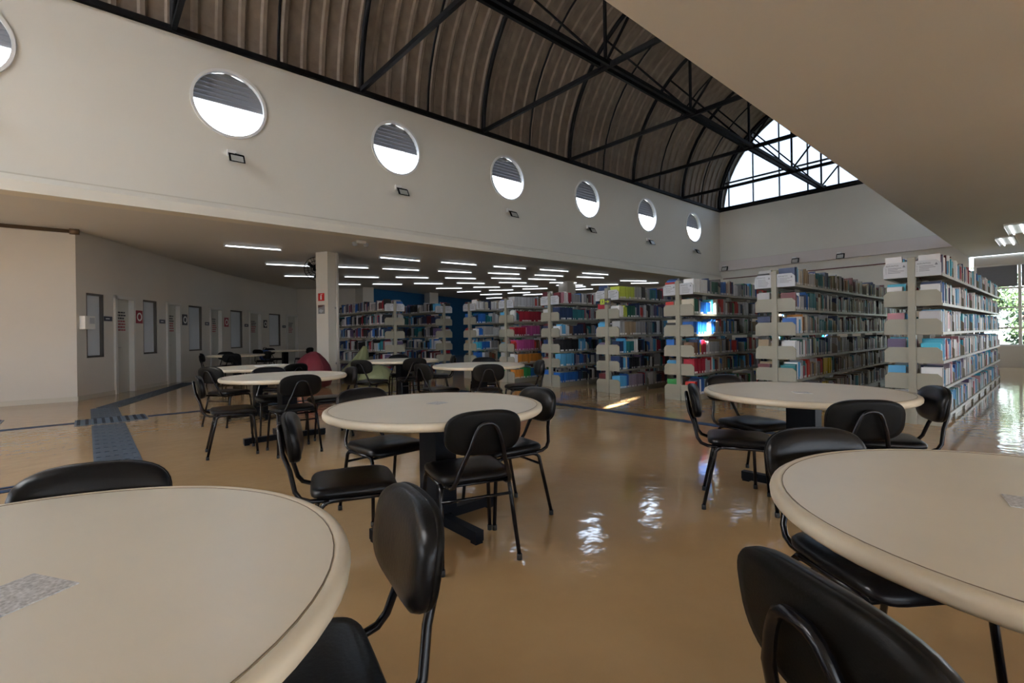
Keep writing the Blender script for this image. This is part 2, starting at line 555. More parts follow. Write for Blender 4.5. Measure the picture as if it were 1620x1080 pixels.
def gable(name, x, sgn, pane_mat=None):
    """half-round glazed gable; sgn: direction of the room side"""
    e = struct(link(name, None, None, (x, 0, 0)), 'half-round gable glazing of frosted daylight panes in a dark frame')
    z0 = ZT - 0.02
    rb = RV + 0.02
    ys = [YM - rb] + [YM + (k - 3.5) * 0.98 for k in range(8)] + [YM + rb]
    zs = [z0, z0 + 1.15, z0 + 2.3, z0 + 3.3, z0 + rb + 0.01]
    def ztop(y):
        return z0 + math.sqrt(max(0.0, rb * rb - (y - YM) ** 2))
    for a, b in zip(ys[:-1], ys[1:]):
        for c, d in zip(zs[:-1], zs[1:]):
            n = 6
            top = []
            for i in range(n + 1):
                y = a + (b - a) * i / n
                top.append((y, max(c, min(d, ztop(y)))))
            if max(t[1] for t in top) - c < 0.02:
                continue
            poly = [(a, c), (b, c)] + [t for t in reversed(top)]
            pl = []
            for p in poly:
                if not pl or math.dist(p, pl[-1]) > 1e-4:
                    pl.append(p)
            if math.dist(pl[0], pl[-1]) < 1e-4:
                pl.pop()
            if len(pl) >= 3:
                MB().prism(pl, 'x', -0.006, 0.006).obj('pane', pane_mat or M_GABLE, e)
    for y in ys[1:-1]:
        h = ztop(y) - z0
        MB().box((0.02 * sgn, y, z0 + h / 2), (0.05, 0.045, h)).obj('mullion', mat('gable_bar', (0.12, 0.13, 0.15), 0.5, spec=0.2), e)
    for z in zs[1:-1]:
        hw = math.sqrt(max(0.0, rb * rb - (z - z0) ** 2))
        MB().box((0.03 * sgn, YM, z), (0.06, 2 * hw, 0.06)).obj('transom', M_MULL, e)
    MB().box((0.03 * sgn, YM, z0 + 0.04), (0.06, 2 * rb, 0.06)).obj('sill', M_STEEL, e)
    MB().tube([(0.03 * sgn, p[1], p[2]) for p in arc(rb - 0.03, 0, PI, 28)], 0.06, 8).obj('frame', M_STEEL, e)
gable('window_%d' % wi, XE, -1); wi += 1
gable('window_%d' % wi, XN, 1, M_GFROST); wi += 1

# ---- glazed wall at the far right (under the low ceiling)
def glazed_wall(idx, origin, rz, length, bay, z0=0.62, blinds=True):
    """window band along local +x, room side is local -y"""
    e = struct(link('window_%d' % idx, None, None, origin, rz), 'wide window band with a slatted blind above clear panes')
    n = int(length / bay)
    MB().box((length / 2, 0.06, z0 / 2), (length, 0.14, z0)).obj('apron', M_WALLC, e)
    MB().box((length / 2, 0.06, (3.02 + ZC) / 2), (length, 0.14, ZC - 3.02)).obj('lintel', M_WALLC, e)
    for i in range(n + 1):
        MB().box((min(max(i * bay, 0.03), length - 0.03), 0.05, (z0 + 3.02) / 2), (0.07, 0.10, 3.02 - z0)).obj('mullion', M_WHITE, e)
    for z in (z0 + 0.02, 1.15, 1.75, 2.32, 3.0):
        MB().box((length / 2, 0.05, z), (length, 0.08, 0.05)).obj('transom', M_WHITE, e)
    pm = MB().box((0, 0, 0), (bay - 0.07, 0.008, 3.0 - z0)).mesh('pane', M_GLASS)
    sm = MB().hexa([(-bay / 2 + 0.04, -0.01, 0), (bay / 2 - 0.04, -0.01, 0), (bay / 2 - 0.04, 0.0, 0), (-bay / 2 + 0.04, 0.0, 0),
                    (-bay / 2 + 0.04, 0.006, 0.086), (bay / 2 - 0.04, 0.006, 0.086), (bay / 2 - 0.04, 0.014, 0.086), (-bay / 2 + 0.04, 0.014, 0.086)]).mesh('slat', M_SLAT)
    for i in range(n):
        cx = (i + 0.5) * bay
        link('pane', pm, e, (cx, 0.06, (z0 + 3.0) / 2))
        if blinds:
            for k in range(8):
                link('slat', sm, e, (cx, 0.015, 2.36 + 0.08 * k))
glazed_wall(wi, (XE + 0.05, YR - 0.1, 0), -PI / 2, 8.64, 0.96); wi += 1
glazed_wall(wi, (XN - 0.05, 2.5, 0), PI / 2, 6.12, 1.02); wi += 1  # added near-end band, out of view, letting sun in to brighten the left
glazed_wall(wi, (7.6, YB, 0), PI, 15.0, 1.5); wi += 1
mb = MB().box(((7.6 + XE) / 2, YB - 0.06, ZC / 2), (XE - 7.6, 0.14, ZC)).box((XN / 2 - 3.7, YB - 0.06, ZC / 2), (XN * -1 - 7.4, 0.14, ZC))
struct(mb.obj('wall_rear', M_WALLC), 'plain pale wall behind the reading tables')

# ---- study room side: curved wall with doors and windows
WALLP = [(-0.14, 12.60), (0.46, 13.55), (1.50, 15.25), (2.50, 16.85), (3.60, 18.50), (5.30, 20.60), (7.05, 22.50)]
def catmull(P, n=8):
    Q = [Vector((2 * P[0][0] - P[1][0], 2 * P[0][1] - P[1][1]))] + [Vector(p) for p in P] + [Vector((2 * P[-1][0] - P[-2][0], 2 * P[-1][1] - P[-2][1]))]
    out = []
    for i in range(1, len(Q) - 2):
        for k in range(n):
            t = k / n
            a, b, c, d = Q[i - 1], Q[i], Q[i + 1], Q[i + 2]
            out.append(0.5 * ((2 * b) + (c - a) * t + (2 * a - 5 * b + 4 * c - d) * t * t + (3 * b - a - 3 * c + d) * t ** 3))
    out.append(Q[-2])
    return out
WC = catmull(WALLP)
WS = [0.0]
for a, b in zip(WC[:-1], WC[1:]):
    WS.append(WS[-1] + (b - a).length)
def wall_pt(s):
    s = min(max(s, 0), WS[-1])
    for i in range(len(WS) - 1):
        if WS[i + 1] >= s - 1e-9:
            t = (s - WS[i]) / (WS[i + 1] - WS[i])
            p = WC[i].lerp(WC[i + 1], t)
            d = (WC[i + 1] - WC[i]).normalized()
            return p, d
    return WC[-1], (WC[-1] - WC[-2]).normalized()
def wall_s_at_px(xp):
    """arc length where the plan direction of photograph column xp meets the wall"""
    u = (xp - 810) / FPX
    d = Vector((fwd.x + u * rgt.x, fwd.y + u * rgt.y))
    best, bs = 1e9, 0
    k = 0
    while k <= 2000:
        s = WS[-1] * k / 2000
        p, _ = wall_pt(s)
        cr = abs(p.x * d.y - p.y * d.x) / d.length
        if cr < best:
            best, bs = cr, s
        k += 1
    return bs
WIN_PX = [(137, 165), (227, 249), (299, 320), (365, 384), (426, 444)]
DOOR_PX = [(180, 212), (263, 285), (332, 351), (394, 413), (453, 472)]
opens = []
for i in range(5):
    a, b = [wall_s_at_px(v) for v in WIN_PX[i]]
    opens.append((a, b, 'win'))
    a, b = [wall_s_at_px(v) for v in DOOR_PX[i]]
    opens.append((a, b, 'door'))
opens.sort()
HWIN0, HWIN1, HDOOR = 0.82, 2.12, 2.14
WT = 0.14
def wall_piece(mb, s0, s1, z0, z1, off=0.0, th=WT, mi=0, n=1):
    for k in range(n):
        a = s0 + (s1 - s0) * k / n
        b = s0 + (s1 - s0) * (k + 1) / n
        (pa, da), (pb, db) = wall_pt(a), wall_pt(b)
        na = Vector((-da.y, da.x)); nb = Vector((-db.y, db.x))   # away from the hall
        q = [pa + na * off, pb + nb * off, pb + nb * (off + th), pa + na * (off + th)]
        mb.hexa([(v.x, v.y, z0) for v in q] + [(v.x, v.y, z1) for v in q], mi)
wl = MB()
cur = 0.0
for a, b, kd in opens:
    if a > cur:
        wall_piece(wl, cur, a, 0, ZC, n=3)
    if kd == 'win':
        wall_piece(wl, a, b, 0, HWIN0)
        wall_piece(wl, a, b, HWIN1, ZC)
    else:
        wall_piece(wl, a, b, HDOOR, ZC)
    cur = b
wall_piece(wl, cur, WS[-1], 0, ZC, n=3)
struct(wl.obj('wall_left', M_WALLC), 'curved pale wall of study rooms with doors and narrow windows')
bbm = MB()
cur = 0.0
for a, b, kd in opens:
    if kd == 'door':
        wall_piece(bbm, cur, a, 0, 0.09, -0.015, 0.02, n=5)
        cur = b
wall_piece(bbm, cur, WS[-1], 0, 0.09, -0.015, 0.02, n=3)
struct(bbm.obj('baseboard_left', M_SKIRT), 'pale skirting along the study rooms')
dn = 1
ordn = ['first', 'second', 'third', 'fourth', 'fifth']
dcount = 0
for a, b, kd in opens:
    p, d = wall_pt((a + b) / 2)
    wdt = b - a
    rz = math.atan2(d.y, d.x)
    if kd == 'win':
        e = struct(link('window_%d' % wi, None, None, (p.x, p.y, 0), rz), 'tall narrow frosted study room window'); wi += 1
        zc, hh = (HWIN0 + HWIN1) / 2, HWIN1 - HWIN0
        MB().box((0, 0.07, zc), (wdt - 0.02, 0.01, hh - 0.02)).obj('pane', M_FROST, e)
        fr = MB()
        for sx_ in (-1, 1):
            fr.box((sx_ * (wdt / 2 - 0.02), 0.045, zc), (0.04, 0.07, hh))
        fr.box((0, 0.045, HWIN0 + 0.02), (wdt, 0.07, 0.04)).box((0, 0.045, HWIN1 - 0.02), (wdt, 0.07, 0.04))
        fr.obj('frame', M_ALU, e)
    else:
        e = struct(link('door_%d' % dn, None, None, (p.x, p.y, 0), rz), 'pale study room door with a printed notice')
        leaf = MB().box((0, 0.09, HDOOR / 2 - 0.03), (wdt - 0.14, 0.04, HDOOR - 0.06)).obj('leaf', M_DOOR, e)
        fr = MB()
        for sx_ in (-1, 1):
            fr.box((sx_ * (wdt / 2 - 0.035), 0.04, HDOOR / 2), (0.07, 0.16, HDOOR))
        fr.box((0, 0.04, HDOOR - 0.035), (wdt, 0.16, 0.07))
        fr.obj('frame', M_FRAME, e)
        hd = MB().tube([(-wdt / 2 + 0.16, 0.07, 1.0), (-wdt / 2 + 0.16, 0.02, 1.0), (-wdt / 2 + 0.27, 0.02, 1.0)], 0.011, 6)
        hd.obj('handle', M_GREY, leaf)
        # notice lettering on the door: rows of red and black words
        rows = MB()
        rnd = random.Random(dn)
        for r_ in range(7):
            z = 1.78 - r_ * 0.065
            xx = -0.15
            while xx < 0.13:
                ln = rnd.uniform(0.03, 0.09)
                rows.box((xx + ln / 2, 0.067, z), (ln, 0.004, 0.032), 0 if r_ < 3 else 1)
                xx += ln + 0.02
        rows.obj('notice_lettering', [M_INK, M_DRED], leaf)
        # wall plaque and framed poster by the door
        pw, dw = wall_pt(a - 0.2)
        pq = tag(link('door_plaque', None, None, (pw.x, pw.y, 0), math.atan2(dw.y, dw.x)), 'small dark plaque on the wall before the %s study room door' % ordn[dcount], 'plaque', 'plaques by the study rooms')
        MB().box((0, -0.012, 1.62), (0.24, 0.02, 0.10)).obj('plate', M_PLAQ, pq)
        MB().box((-0.03, -0.024, 1.62), (0.12, 0.004, 0.018)).obj('lettering', M_WHITE, pq)
        nxt = [a2 for a2, b2, k2 in opens if a2 > b + 1e-6]
        q, d2 = wall_pt((b + nxt[0]) / 2 if nxt else b + 0.4)
        po = tag(link('wall_poster', None, None, (q.x, q.y, 0), math.atan2(d2.y, d2.x)), '%s square poster with a pale ring on the wall past the %s study room door' % ('red' if dcount % 2 == 0 else 'black', ordn[dcount]), 'poster', 'ring posters by the study rooms')
        if not nxt:      # the last one hangs on the back wall, behind the column
            po.location = (7.94, 21.72, 0)
            po.rotation_euler = (0, 0, math.atan2(-1.8, 2.05))
            po['label'] = 'red square poster with a pale ring on the back wall behind the cream column'
        MB().box((0, -0.010, 1.70), (0.26, 0.016, 0.30)).obj('sheet', M_DRED if dcount % 2 == 0 else M_DGREY, po)
        rg = MB()
        ring = []
        for r_, yy in ((0.10, -0.019), (0.10, -0.023), (0.065, -0.023), (0.065, -0.019)):
            ring.append([(r_ * math.cos(2 * PI * j / 20), yy, 1.70 + r_ * math.sin(2 * PI * j / 20)) for j in range(20)])
        rg.rings(ring, 0, False, False, False)
        rg.obj('ring', M_PAPER, po)
        dn += 1
        dcount += 1
# wall left of the corner
WX0, WY0 = WALLP[0]
struct(MB().prism([(XN, 13.1), (WX0, WY0), (WX0, WY0 + 0.14), (XN, 13.24)], 'z', 0, ZC).obj('wall_side', M_WALLC), 'plain pale wall beside the study rooms')
struct(MB().prism([(XN, 13.085), (WX0, WY0 - 0.015), (WX0, WY0), (XN, 13.10)], 'z', 0, 0.09).obj('baseboard_side', M_SKIRT), 'pale skirting of the plain wall')
pp = thing('ceiling_pipe', 'brown pipe along the ceiling above the plain wall', 'pipe')
MB().tube([(XN + 0.1, 12.96, ZC - 0.05), (WX0 - 0.05, WY0 - 0.13, ZC - 0.05)], 0.035, 10).obj('tube', M_BROWN, pp)
MB().tube([(WX0 - 0.08, WY0 - 0.125, ZC - 0.05), (WX0 + 0.06, WY0 - 0.14, ZC - 0.05)], 0.055, 10).obj('end_cap', M_BROWN, pp)
nb = thing('notice_box', 'white notice box hung on the wall by the first study window', 'notice')
pq, dq = wall_pt(0.22)
nb.location = (pq.x, pq.y, 0); nb.rotation_euler = (0, 0, math.atan2(dq.y, dq.x))
MB().box((0, -0.05, 1.52), (0.28, 0.10, 0.26)).obj('tray', M_PAPER, nb)
MB().box((0.05, -0.104, 1.56), (0.14, 0.006, 0.12)).obj('sheet', M_CARD, nb)
# back walls
struct(MB().prism([(7.05, 22.5), (9.1, 20.7), (9.2, 20.85), (7.15, 22.65)], 'z', 0, ZC).obj('wall_back', M_WALLC), 'pale back wall behind the stacks')
struct(MB().prism([(9.0, 20.0), (9.5, 20.0), (9.5, 20.9), (9.0, 20.9)], 'z', 0, ZC).obj('trim_7', M_WALLC), 'pale pier in front of the back wall')
struct(MB().prism([(9.3, 20.3), (20.2, 24.9), (20.1, 25.05), (9.2, 20.45)], 'z', 0, ZC).obj('wall_blue', M_BLUE), 'deep blue back wall')
struct(MB().prism([(12.9, 20.9), (13.4, 20.9), (13.4, 21.4), (12.9, 21.4)], 'z', 0, ZC).obj('trim_8', M_WALLC), 'pale pier against the blue wall')
struct(MB().box((15.0, 13.6, ZC / 2), (0.5, 0.5, ZC)).obj('trim_9', M_WALLC), 'pale column rising among the far stacks')

# ---- column with signs
CX, CY = 4.62, 12.35
colm = struct(link('trim_10', None, None, (CX, CY, 0), math.radians(26)), 'cream column with a pipe on its side')
MB().box((0, 0, ZC / 2), (0.38, 0.38, ZC)).obj('shaft', M_WALL, colm)
MB().tube([(0.09, -0.225, 0.0), (0.09, -0.225, ZC)], 0.03, 10).obj('conduit', M_WALLC, colm)
for z in (0.5, 1.9):
    MB().box((0.09, -0.20, z), (0.11, 0.03, 0.05)).obj('clamp', M_GREY, colm)
sg = tag(link('fire_sign', None, None, (CX, CY, 0), math.radians(26)), 'red fire extinguisher sign on the cream column', 'sign')
MB().box((-0.197, 0.02, 2.17), (0.014, 0.19, 0.19)).obj('plate', M_RED, sg)
ic = MB().box((-0.2055, 0.02, 2.155), (0.006, 0.045, 0.10)).box((-0.2055, 0.02, 2.225), (0.006, 0.022, 0.035)).box((-0.2055, -0.005, 2.235), (0.006, 0.05, 0.014))
ic.obj('extinguisher_symbol', M_PAPER, sg)
po = tag(link('column_poster', None, None, (CX, CY, 0), math.radians(26)), 'small grey and brown picture poster below the red sign', 'poster')
MB().box((-0.196, 0.02, 1.86), (0.012, 0.20, 0.22)).obj('sheet', mat('poster_grey', (0.25, 0.26, 0.28), 0.5), po)
MB().prism([(-0.08, 1.97), (0.12, 1.97), (0.12, 1.90), (-0.02, 1.93)], 'x', -0.206, -0.2015).obj('brown_picture', mat('poster_brown', (0.14, 0.07, 0.06), 0.5), po)
MB().prism([(0.04, 1.87), (0.10, 1.82), (0.02, 1.77), (-0.06, 1.83)], 'x', -0.206, -0.2015).obj('pale_picture', mat('poster_pale', (0.42, 0.46, 0.52), 0.5), po)
# wall fan behind the column
fn = thing('wall_fan', 'round black oscillating fan fixed high on the cream column', 'fan', (CX - 0.12, CY + 0.42, 2.95), math.radians(70))
MB().tube([(0.0, 0.0, 0.0), (-0.3, 0.0, -0.06), (-0.36, 0.0, -0.1)], 0.02, 8).obj('arm', M_STEEL, fn)
MB().lathe([(0.02, -0.08), (0.09, -0.06), (0.10, 0.06), (0.03, 0.1)], 16).obj('motor', M_STEEL, fn)
cage = fn
for i in range(3):
    rr = 0.12 + 0.09 * i
    MB().tube([(0.10 + 0.05 * (2 - i), rr * math.cos(2 * PI * j / 28), rr * math.sin(2 * PI * j / 28)) for j in range(29)], 0.008, 6, caps=False).obj('cage_ring', M_STEEL, fn)
for i in range(24):
    a = 2 * PI * i / 24
    MB().tube([(0.2, 0.03 * math.cos(a), 0.03 * math.sin(a)), (0.16, 0.17 * math.cos(a), 0.17 * math.sin(a)), (0.10, 0.30 * math.cos(a), 0.30 * math.sin(a))], 0.005, 4).obj('cage_wire', M_STEEL, fn)
for i in range(3):
    a0 = 2 * PI * i / 3
    bl = MB()
    pts = []
    for t, rr in ((-0.15, 0.05), (0.35, 0.24), (0.75, 0.25), (0.9, 0.06)):
        pts.append((rr * math.cos(a0 + t), rr * math.sin(a0 + t)))
    bl.prism(pts, 'x', 0.08, 0.09)
    bl.obj('blade', M_SHELL, fn)
# emergency lamp on the ceiling edge
em = thing('emergency_lamp', 'small two-headed emergency lamp hanging at the ceiling edge', 'lamp', (4.62, 10.35, ZC))
MB().box((0, 0, -0.03), (0.22, 0.10, 0.06)).obj('housing', M_WHITE, em)
for s in (-1, 1):
    MB().lathe([(0.02, -0.01), (0.055, -0.02), (0.055, -0.08), (0.03, -0.11)], 14, 0, (s * 0.13, 0, -0.02)).obj('lamp_head', M_GREY, em)

# ---- floodlights under the round windows
def floodlight(loc, rz, label, group, tilt=0.5):
    e = thing('floodlight', label, 'floodlight', loc, rz, group)
    # local -y points into the room
    MB().box((-0.06, -0.03, 0.10), (0.14, 0.06, 0.10)).obj('junction_box', M_WHITE, e)
    MB().tube([(0.0, -0.05, 0.10), (0.0, -0.10, 0.06), (0.0, -0.12, 0.0)], 0.012, 6).obj('bracket', M_STEEL, e)
    h = MB()
    c, s = math.cos(tilt), math.sin(tilt)
    def T(x, y, z):
        return (x, -0.14 + y * c - z * s * -1, z * c + y * s)
    def bx(mb, cx, cy, cz, dx, dy, dz):
        P = []
        for zz in (cz - dz / 2, cz + dz / 2):
            for xx, yy in ((cx - dx / 2, cy - dy / 2), (cx + dx / 2, cy - dy / 2), (cx + dx / 2, cy + dy / 2), (cx - dx / 2, cy + dy / 2)):
                P.append(T(xx, yy, zz))
        mb.hexa(P)
    bx(h, 0, 0, 0, 0.24, 0.06, 0.18)
    h.obj('housing', M_STEEL, e)
    l = MB()
    bx(l, 0, -0.032, 0, 0.19, 0.008, 0.13)
    l.obj('lens', mat('flood_lens', (0.45, 0.45, 0.42), 0.3), e)
    return e
for i, x in enumerate(WLX[1:]):
    floodlight((x + 0.07, YW, 4.30), 0, 'small black floodlight below the round window %s from the end wall' % ORD[len(WLX) - 2 - i], 'floodlights below the round windows')
for i, (y, z) in enumerate([(6.635, 3.77), (5.19, 3.75), (9.3, 3.76)]):
    floodlight((XE - 0.12, y, z), -PI / 2, 'small black floodlight on the pale beam of the end wall, %s' % ['in the middle', 'toward the flat ceiling', 'at the wall corner'][i], 'floodlights on the end wall beam', 0.35)
MB_ = MB().tube([(XE - 0.03, YR + 0.4, 3.36), (XE - 0.03, YW - 0.13, 3.36)], 0.02, 6).obj('wall_conduit', mat('dark_red_pipe', (0.13, 0.03, 0.03), 0.5))
tag(MB_, 'thin dark red pipe along the end wall below the pale beam', 'pipe')

# ---- ceiling tube lamps over the reading rooms
LAMPS = [(4.40, 14.75, -15), (5.60, 17.2, -24), (5.95, 14.2, -20), (7.81, 18.95, -24), (7.31, 16.3, -24), (6.44, 11.9, -4), (7.46, 13.75, -15),
 (9.15, 18.0, -28), (8.82, 15.45, -24), (10.38, 16.9, -30), (8.20, 11.65, -7), (9.15, 13.25, -15), (10.37, 14.65, -23), (11.72, 15.85, -23), (12.18, 18.1, -40),
 (9.95, 11.4, -12), (10.81, 12.7, -18), (11.81, 13.75, -23), (13.02, 14.75, -26), (13.29, 16.8, -36), (13.93, 19.0, -48),
 (11.62, 11.1, -10), (12.5, 12.2, -17), (13.15, 13.2, -20), (14.44, 15.55, -30), (15.62, 16.15, -45), (14.75, 17.55, -45), (15.86, 19.7, -52), (16.46, 18.2, -55),
 (17.66, 21.5, -60), (17.87, 18.6, -60), (2.93, 12.35, -8), (13.5, 10.9, -12), (14.21, 11.7, -20), (16.65, 11.5, -28), (17.82, 11.75, -45), (16.85, 13.1, -45),
 (14.76, 13.6, -32), (15.75, 14.15, -40), (16.48, 14.6, -52), (17.72, 15.2, -58)]
lt = thing('tube_lamp', 'bare white ceiling tube lamp over the reading rooms and stacks', 'lamp', group='ceiling tube lamps over reading rooms')
MB().box((0, 0, -0.012), (1.20, 0.035, 0.024)).obj('batten', M_WHITE, lt)
MB().tube([(-0.56, 0, -0.036), (0.56, 0, -0.036)], 0.011, 8).obj('tube', M_LAMP, lt)
for s in (-1, 1):
    MB().box((s * 0.585, 0, -0.04), (0.03, 0.035, 0.05)).obj('holder', M_WHITE, lt)
for i, (x, y, a) in enumerate(LAMPS):
    o = lt if i == 0 else copy_tree(lt)
    o.location = (x, y, ZC - 0.015)
    o['label'] = 'bare white ceiling tube lamp ' + ('over the study room tables' if x < 6.2 else 'in the row beside the round-window wall' if y < 12.1 else 'over the back bookcases and stacks')
    o['group'] = 'ceiling tube lamps ' + ('over the study tables' if x < 6.2 else 'beside the round-window wall' if y < 12.1 else 'over the stacks')
    o.rotation_euler = (0, 0, math.radians(a))
# recessed twin luminaires of the right ceiling
lm = thing('ceiling_luminaire', 'recessed two-tube ceiling luminaire with reflector under the right low ceiling', 'lamp', group='two-tube luminaires of the low ceiling')
fr = MB().box((0, 0, -0.015), (1.45, 0.34, 0.03))
fr.obj('tray', M_WHITE, lm)
for s in (-1, 1):
    MB().tube([(-0.66, s * 0.08, -0.05), (0.66, s * 0.08, -0.05)], 0.016, 8).obj('tube', M_LAMP2, lm)
    MB().box((0, s * 0.165, -0.045), (1.45, 0.012, 0.06)).obj('reflector', M_GREY, lm)
for i, (x, y) in enumerate([(16.9, 0.92), (15.0, 0.66)]):
    o = lm if i == 0 else copy_tree(lm)
    o.location = (x, y, ZC)
    o.rotation_euler = (0, 0, math.radians(0))

# ---- floor markings
fl = D.objects['floor']
def strip(name, a, b, wdt, material, z=0.004):
    a, b = Vector(a), Vector(b)
    d = (b - a).normalized()
    n = Vector((-d.y, d.x)) * wdt / 2
    P = [a - n, b - n, b + n, a + n]
    return MB().hexa([(p.x, p.y, 0.0) for p in P] + [(p.x, p.y, z) for p in P]).obj(name, material, fl)
strip('tape_line', (XN + 0.2, 9.27), (-0.08, 9.27), 0.13, M_TAPE)
strip('tape_line', (0.70, 9.27), (5.95, 9.27), 0.13, M_TAPE)
strip('tape_line', (5.9, 9.22), (5.9, -3.0), 0.15, M_TAPE)
strip('tape_line', (XN + 0.2, 5.50), (0.14, 5.50), 0.10, M_TAPE)
strip('tape_line', (XN + 0.2, 5.62), (0.14, 5.62), 0.06, M_TAPE)
TILE = 0.27
def tile_mesh():
    mb = MB().box((0, 0, 0.003), (0.36, TILE - 0.004, 0.006))
    for k in range(5):
        mb.box((-0.14 + 0.07 * k, 0, 0.008), (0.035, TILE - 0.03, 0.006))
    return mb.mesh('tactile_tile', M_TACT)
tm = tile_mesh()
y = 5.40
while y < 10.95:
    if not (8.88 < y < 9.62):
        link('tactile_tile', tm, fl, (0.22, y, 0))
    y += TILE
pa, pb = Vector((0.28, 11.0)), Vector((2.05, 15.4))
dv = (pb - pa)
nt_ = int(dv.length / TILE)
for k in range(nt_):
    q = pa + dv * (k + 0.5) / nt_
    link('tactile_tile', tm, fl, (q.x, q.y, 0), math.atan2(dv.y, dv.x) - PI / 2)
# warning crossing with bars
def bar_tile(wdt, dep):
    mb = MB().box((0, 0, 0.003), (wdt - 0.004, dep, 0.006))
    nb_ = max(2, int(wdt / 0.085))
    for k in range(nb_):
        mb.box((-wdt / 2 + wdt * (k + 0.5) / nb_, 0, 0.009), (wdt / nb_ * 0.40, dep - 0.04, 0.007), 1)
    return mb.mesh('crossing_tile', [M_TACTL, M_TACTD])
for x0, x1 in ((-0.14, 0.04), (0.04, 0.40), (0.40, 0.68)):
    link('crossing_tile', bar_tile(x1 - x0, 0.62), fl, ((x0 + x1) / 2, 9.24, 0))
link('crossing_tile', bar_tile(0.5, 0.5), fl, (-1.18, 10.2, 0))

# ------------------------------------------------------------------ tables
TABLE_Z = 0.74
TABLE_R = 0.67
def make_table():
    e = thing('round_table', 'x', 'table')
    n = 72
    t = MB()
    t.lathe([(0.0005, TABLE_Z - 0.03), (TABLE_R - 0.032, TABLE_Z - 0.03), (TABLE_R - 0.032, TABLE_Z), (0.0005, TABLE_Z)], n)
    for i in range(len(t.sm)):
        t.sm[i] = False
    t.obj('tabletop', M_TABLE, e)
    r = MB()
    r.lathe([(TABLE_R - 0.034, TABLE_Z - 0.038), (TABLE_R - 0.012, TABLE_Z - 0.042), (TABLE_R - 0.002, TABLE_Z - 0.032), (TABLE_R, TABLE_Z - 0.018), (TABLE_R - 0.004, TABLE_Z - 0.006), (TABLE_R - 0.014, TABLE_Z + 0.0005), (TABLE_R - 0.029, TABLE_Z + 0.001), (TABLE_R - 0.034, TABLE_Z - 0.004)], n)
    r.obj('edge_band', M_RIM, e)
    gr = MB().lathe([(TABLE_R - 0.0345, TABLE_Z - 0.002), (TABLE_R - 0.0345, TABLE_Z + 0.0012), (TABLE_R - 0.0328, TABLE_Z + 0.0012), (TABLE_R - 0.0328, TABLE_Z - 0.002)], n)
    gr.obj('groove', M_LINE, e)
    MB().box((0, 0, (TABLE_Z - 0.03 + 0.05) / 2 + 0.02), (0.13, 0.19, TABLE_Z - 0.10)).obj('pedestal', M_PED, e)
    MB().box((0.085, 0, 0.36), (0.04, 0.13, 0.62)).obj('pedestal_plate', M_PED, e)
    MB().box((0, 0, TABLE_Z - 0.045), (0.62, 0.05, 0.03)).box((0, 0, TABLE_Z - 0.045), (0.05, 0.62, 0.03)).obj('top_brace', M_PED, e)
    for k in range(4):
        a = PI / 2 * k
        f = MB().box((0.24, 0, 0.045), (0.40, 0.055, 0.06))
        f.box((0.41, 0, 0.010), (0.05, 0.05, 0.02))
        f.obj('foot', M_PED, e, (0, 0, 0), a)
    return e
TABLES = {
 'T1': (1.65, 2.62, 'round cream table with four chairs around it in the middle of the open floor'),
 'T2': (-0.21, 1.24, 'round cream table with two chairs and a large grey sticker at its centre'),
 'T3': (1.75, -0.045, 'round cream table with one chair turned away, beside a table near the bookcases'),
 'T4': (3.90, 1.257, 'round cream table just before the bookcase under the flat ceiling'),
 'T5': (1.72, 5.93, 'round cream table beyond the tactile path, four chairs tightly around it'),
 'T6': (1.95, 8.02, 'round cream table with white papers on it, beside the blue tape line'),
 'T7': (4.29, 7.94, 'round cream table in front of the green bean bags'),
 'T8': (4.31, 5.66, 'round cream table facing the ends of the middle bookcases'),
 'T9': (2.92, 14.2, 'round cream table standing close to the study room doors'),
 'T10': (5.0, 17.3, 'round cream table farthest down the study room wall, bag on its chair')}
tb0 = make_table()
TO = {}
for i, (k, (x, y, lab)) in enumerate(TABLES.items()):
    o = tb0 if i == 0 else copy_tree(tb0)
    o.location = (x, y, 0)
    tag(o, lab, 'table', 'round reading tables')
    TO[k] = o
STK = {'T1': (1.70, 2.68), 'T2': (-0.10, 1.20), 'T3': (1.76, 0.05), 'T4': (3.75, 1.22)}
for k, s, a in (('T1', 0.10, 0.3), ('T2', 0.125, 0.55), ('T3', 0.11, 0.2), ('T4', 0.10, 0.6)):
    x, y = STK[k]
    o = MB().box((0, 0, 0.001), (s, s, 0.002)).obj('table_sticker', M_STICK, None, (x, y, TABLE_Z + 0.0002), a)
    tag(o, {'T1': 'square grey sticker at the centre of the table with four chairs', 'T2': 'large square grey sticker on the table with two chairs', 'T3': 'square grey sticker on the table whose chair is turned away', 'T4': 'square grey sticker on the table before the bookcases'}[k], 'sticker', 'stickers on the tables')

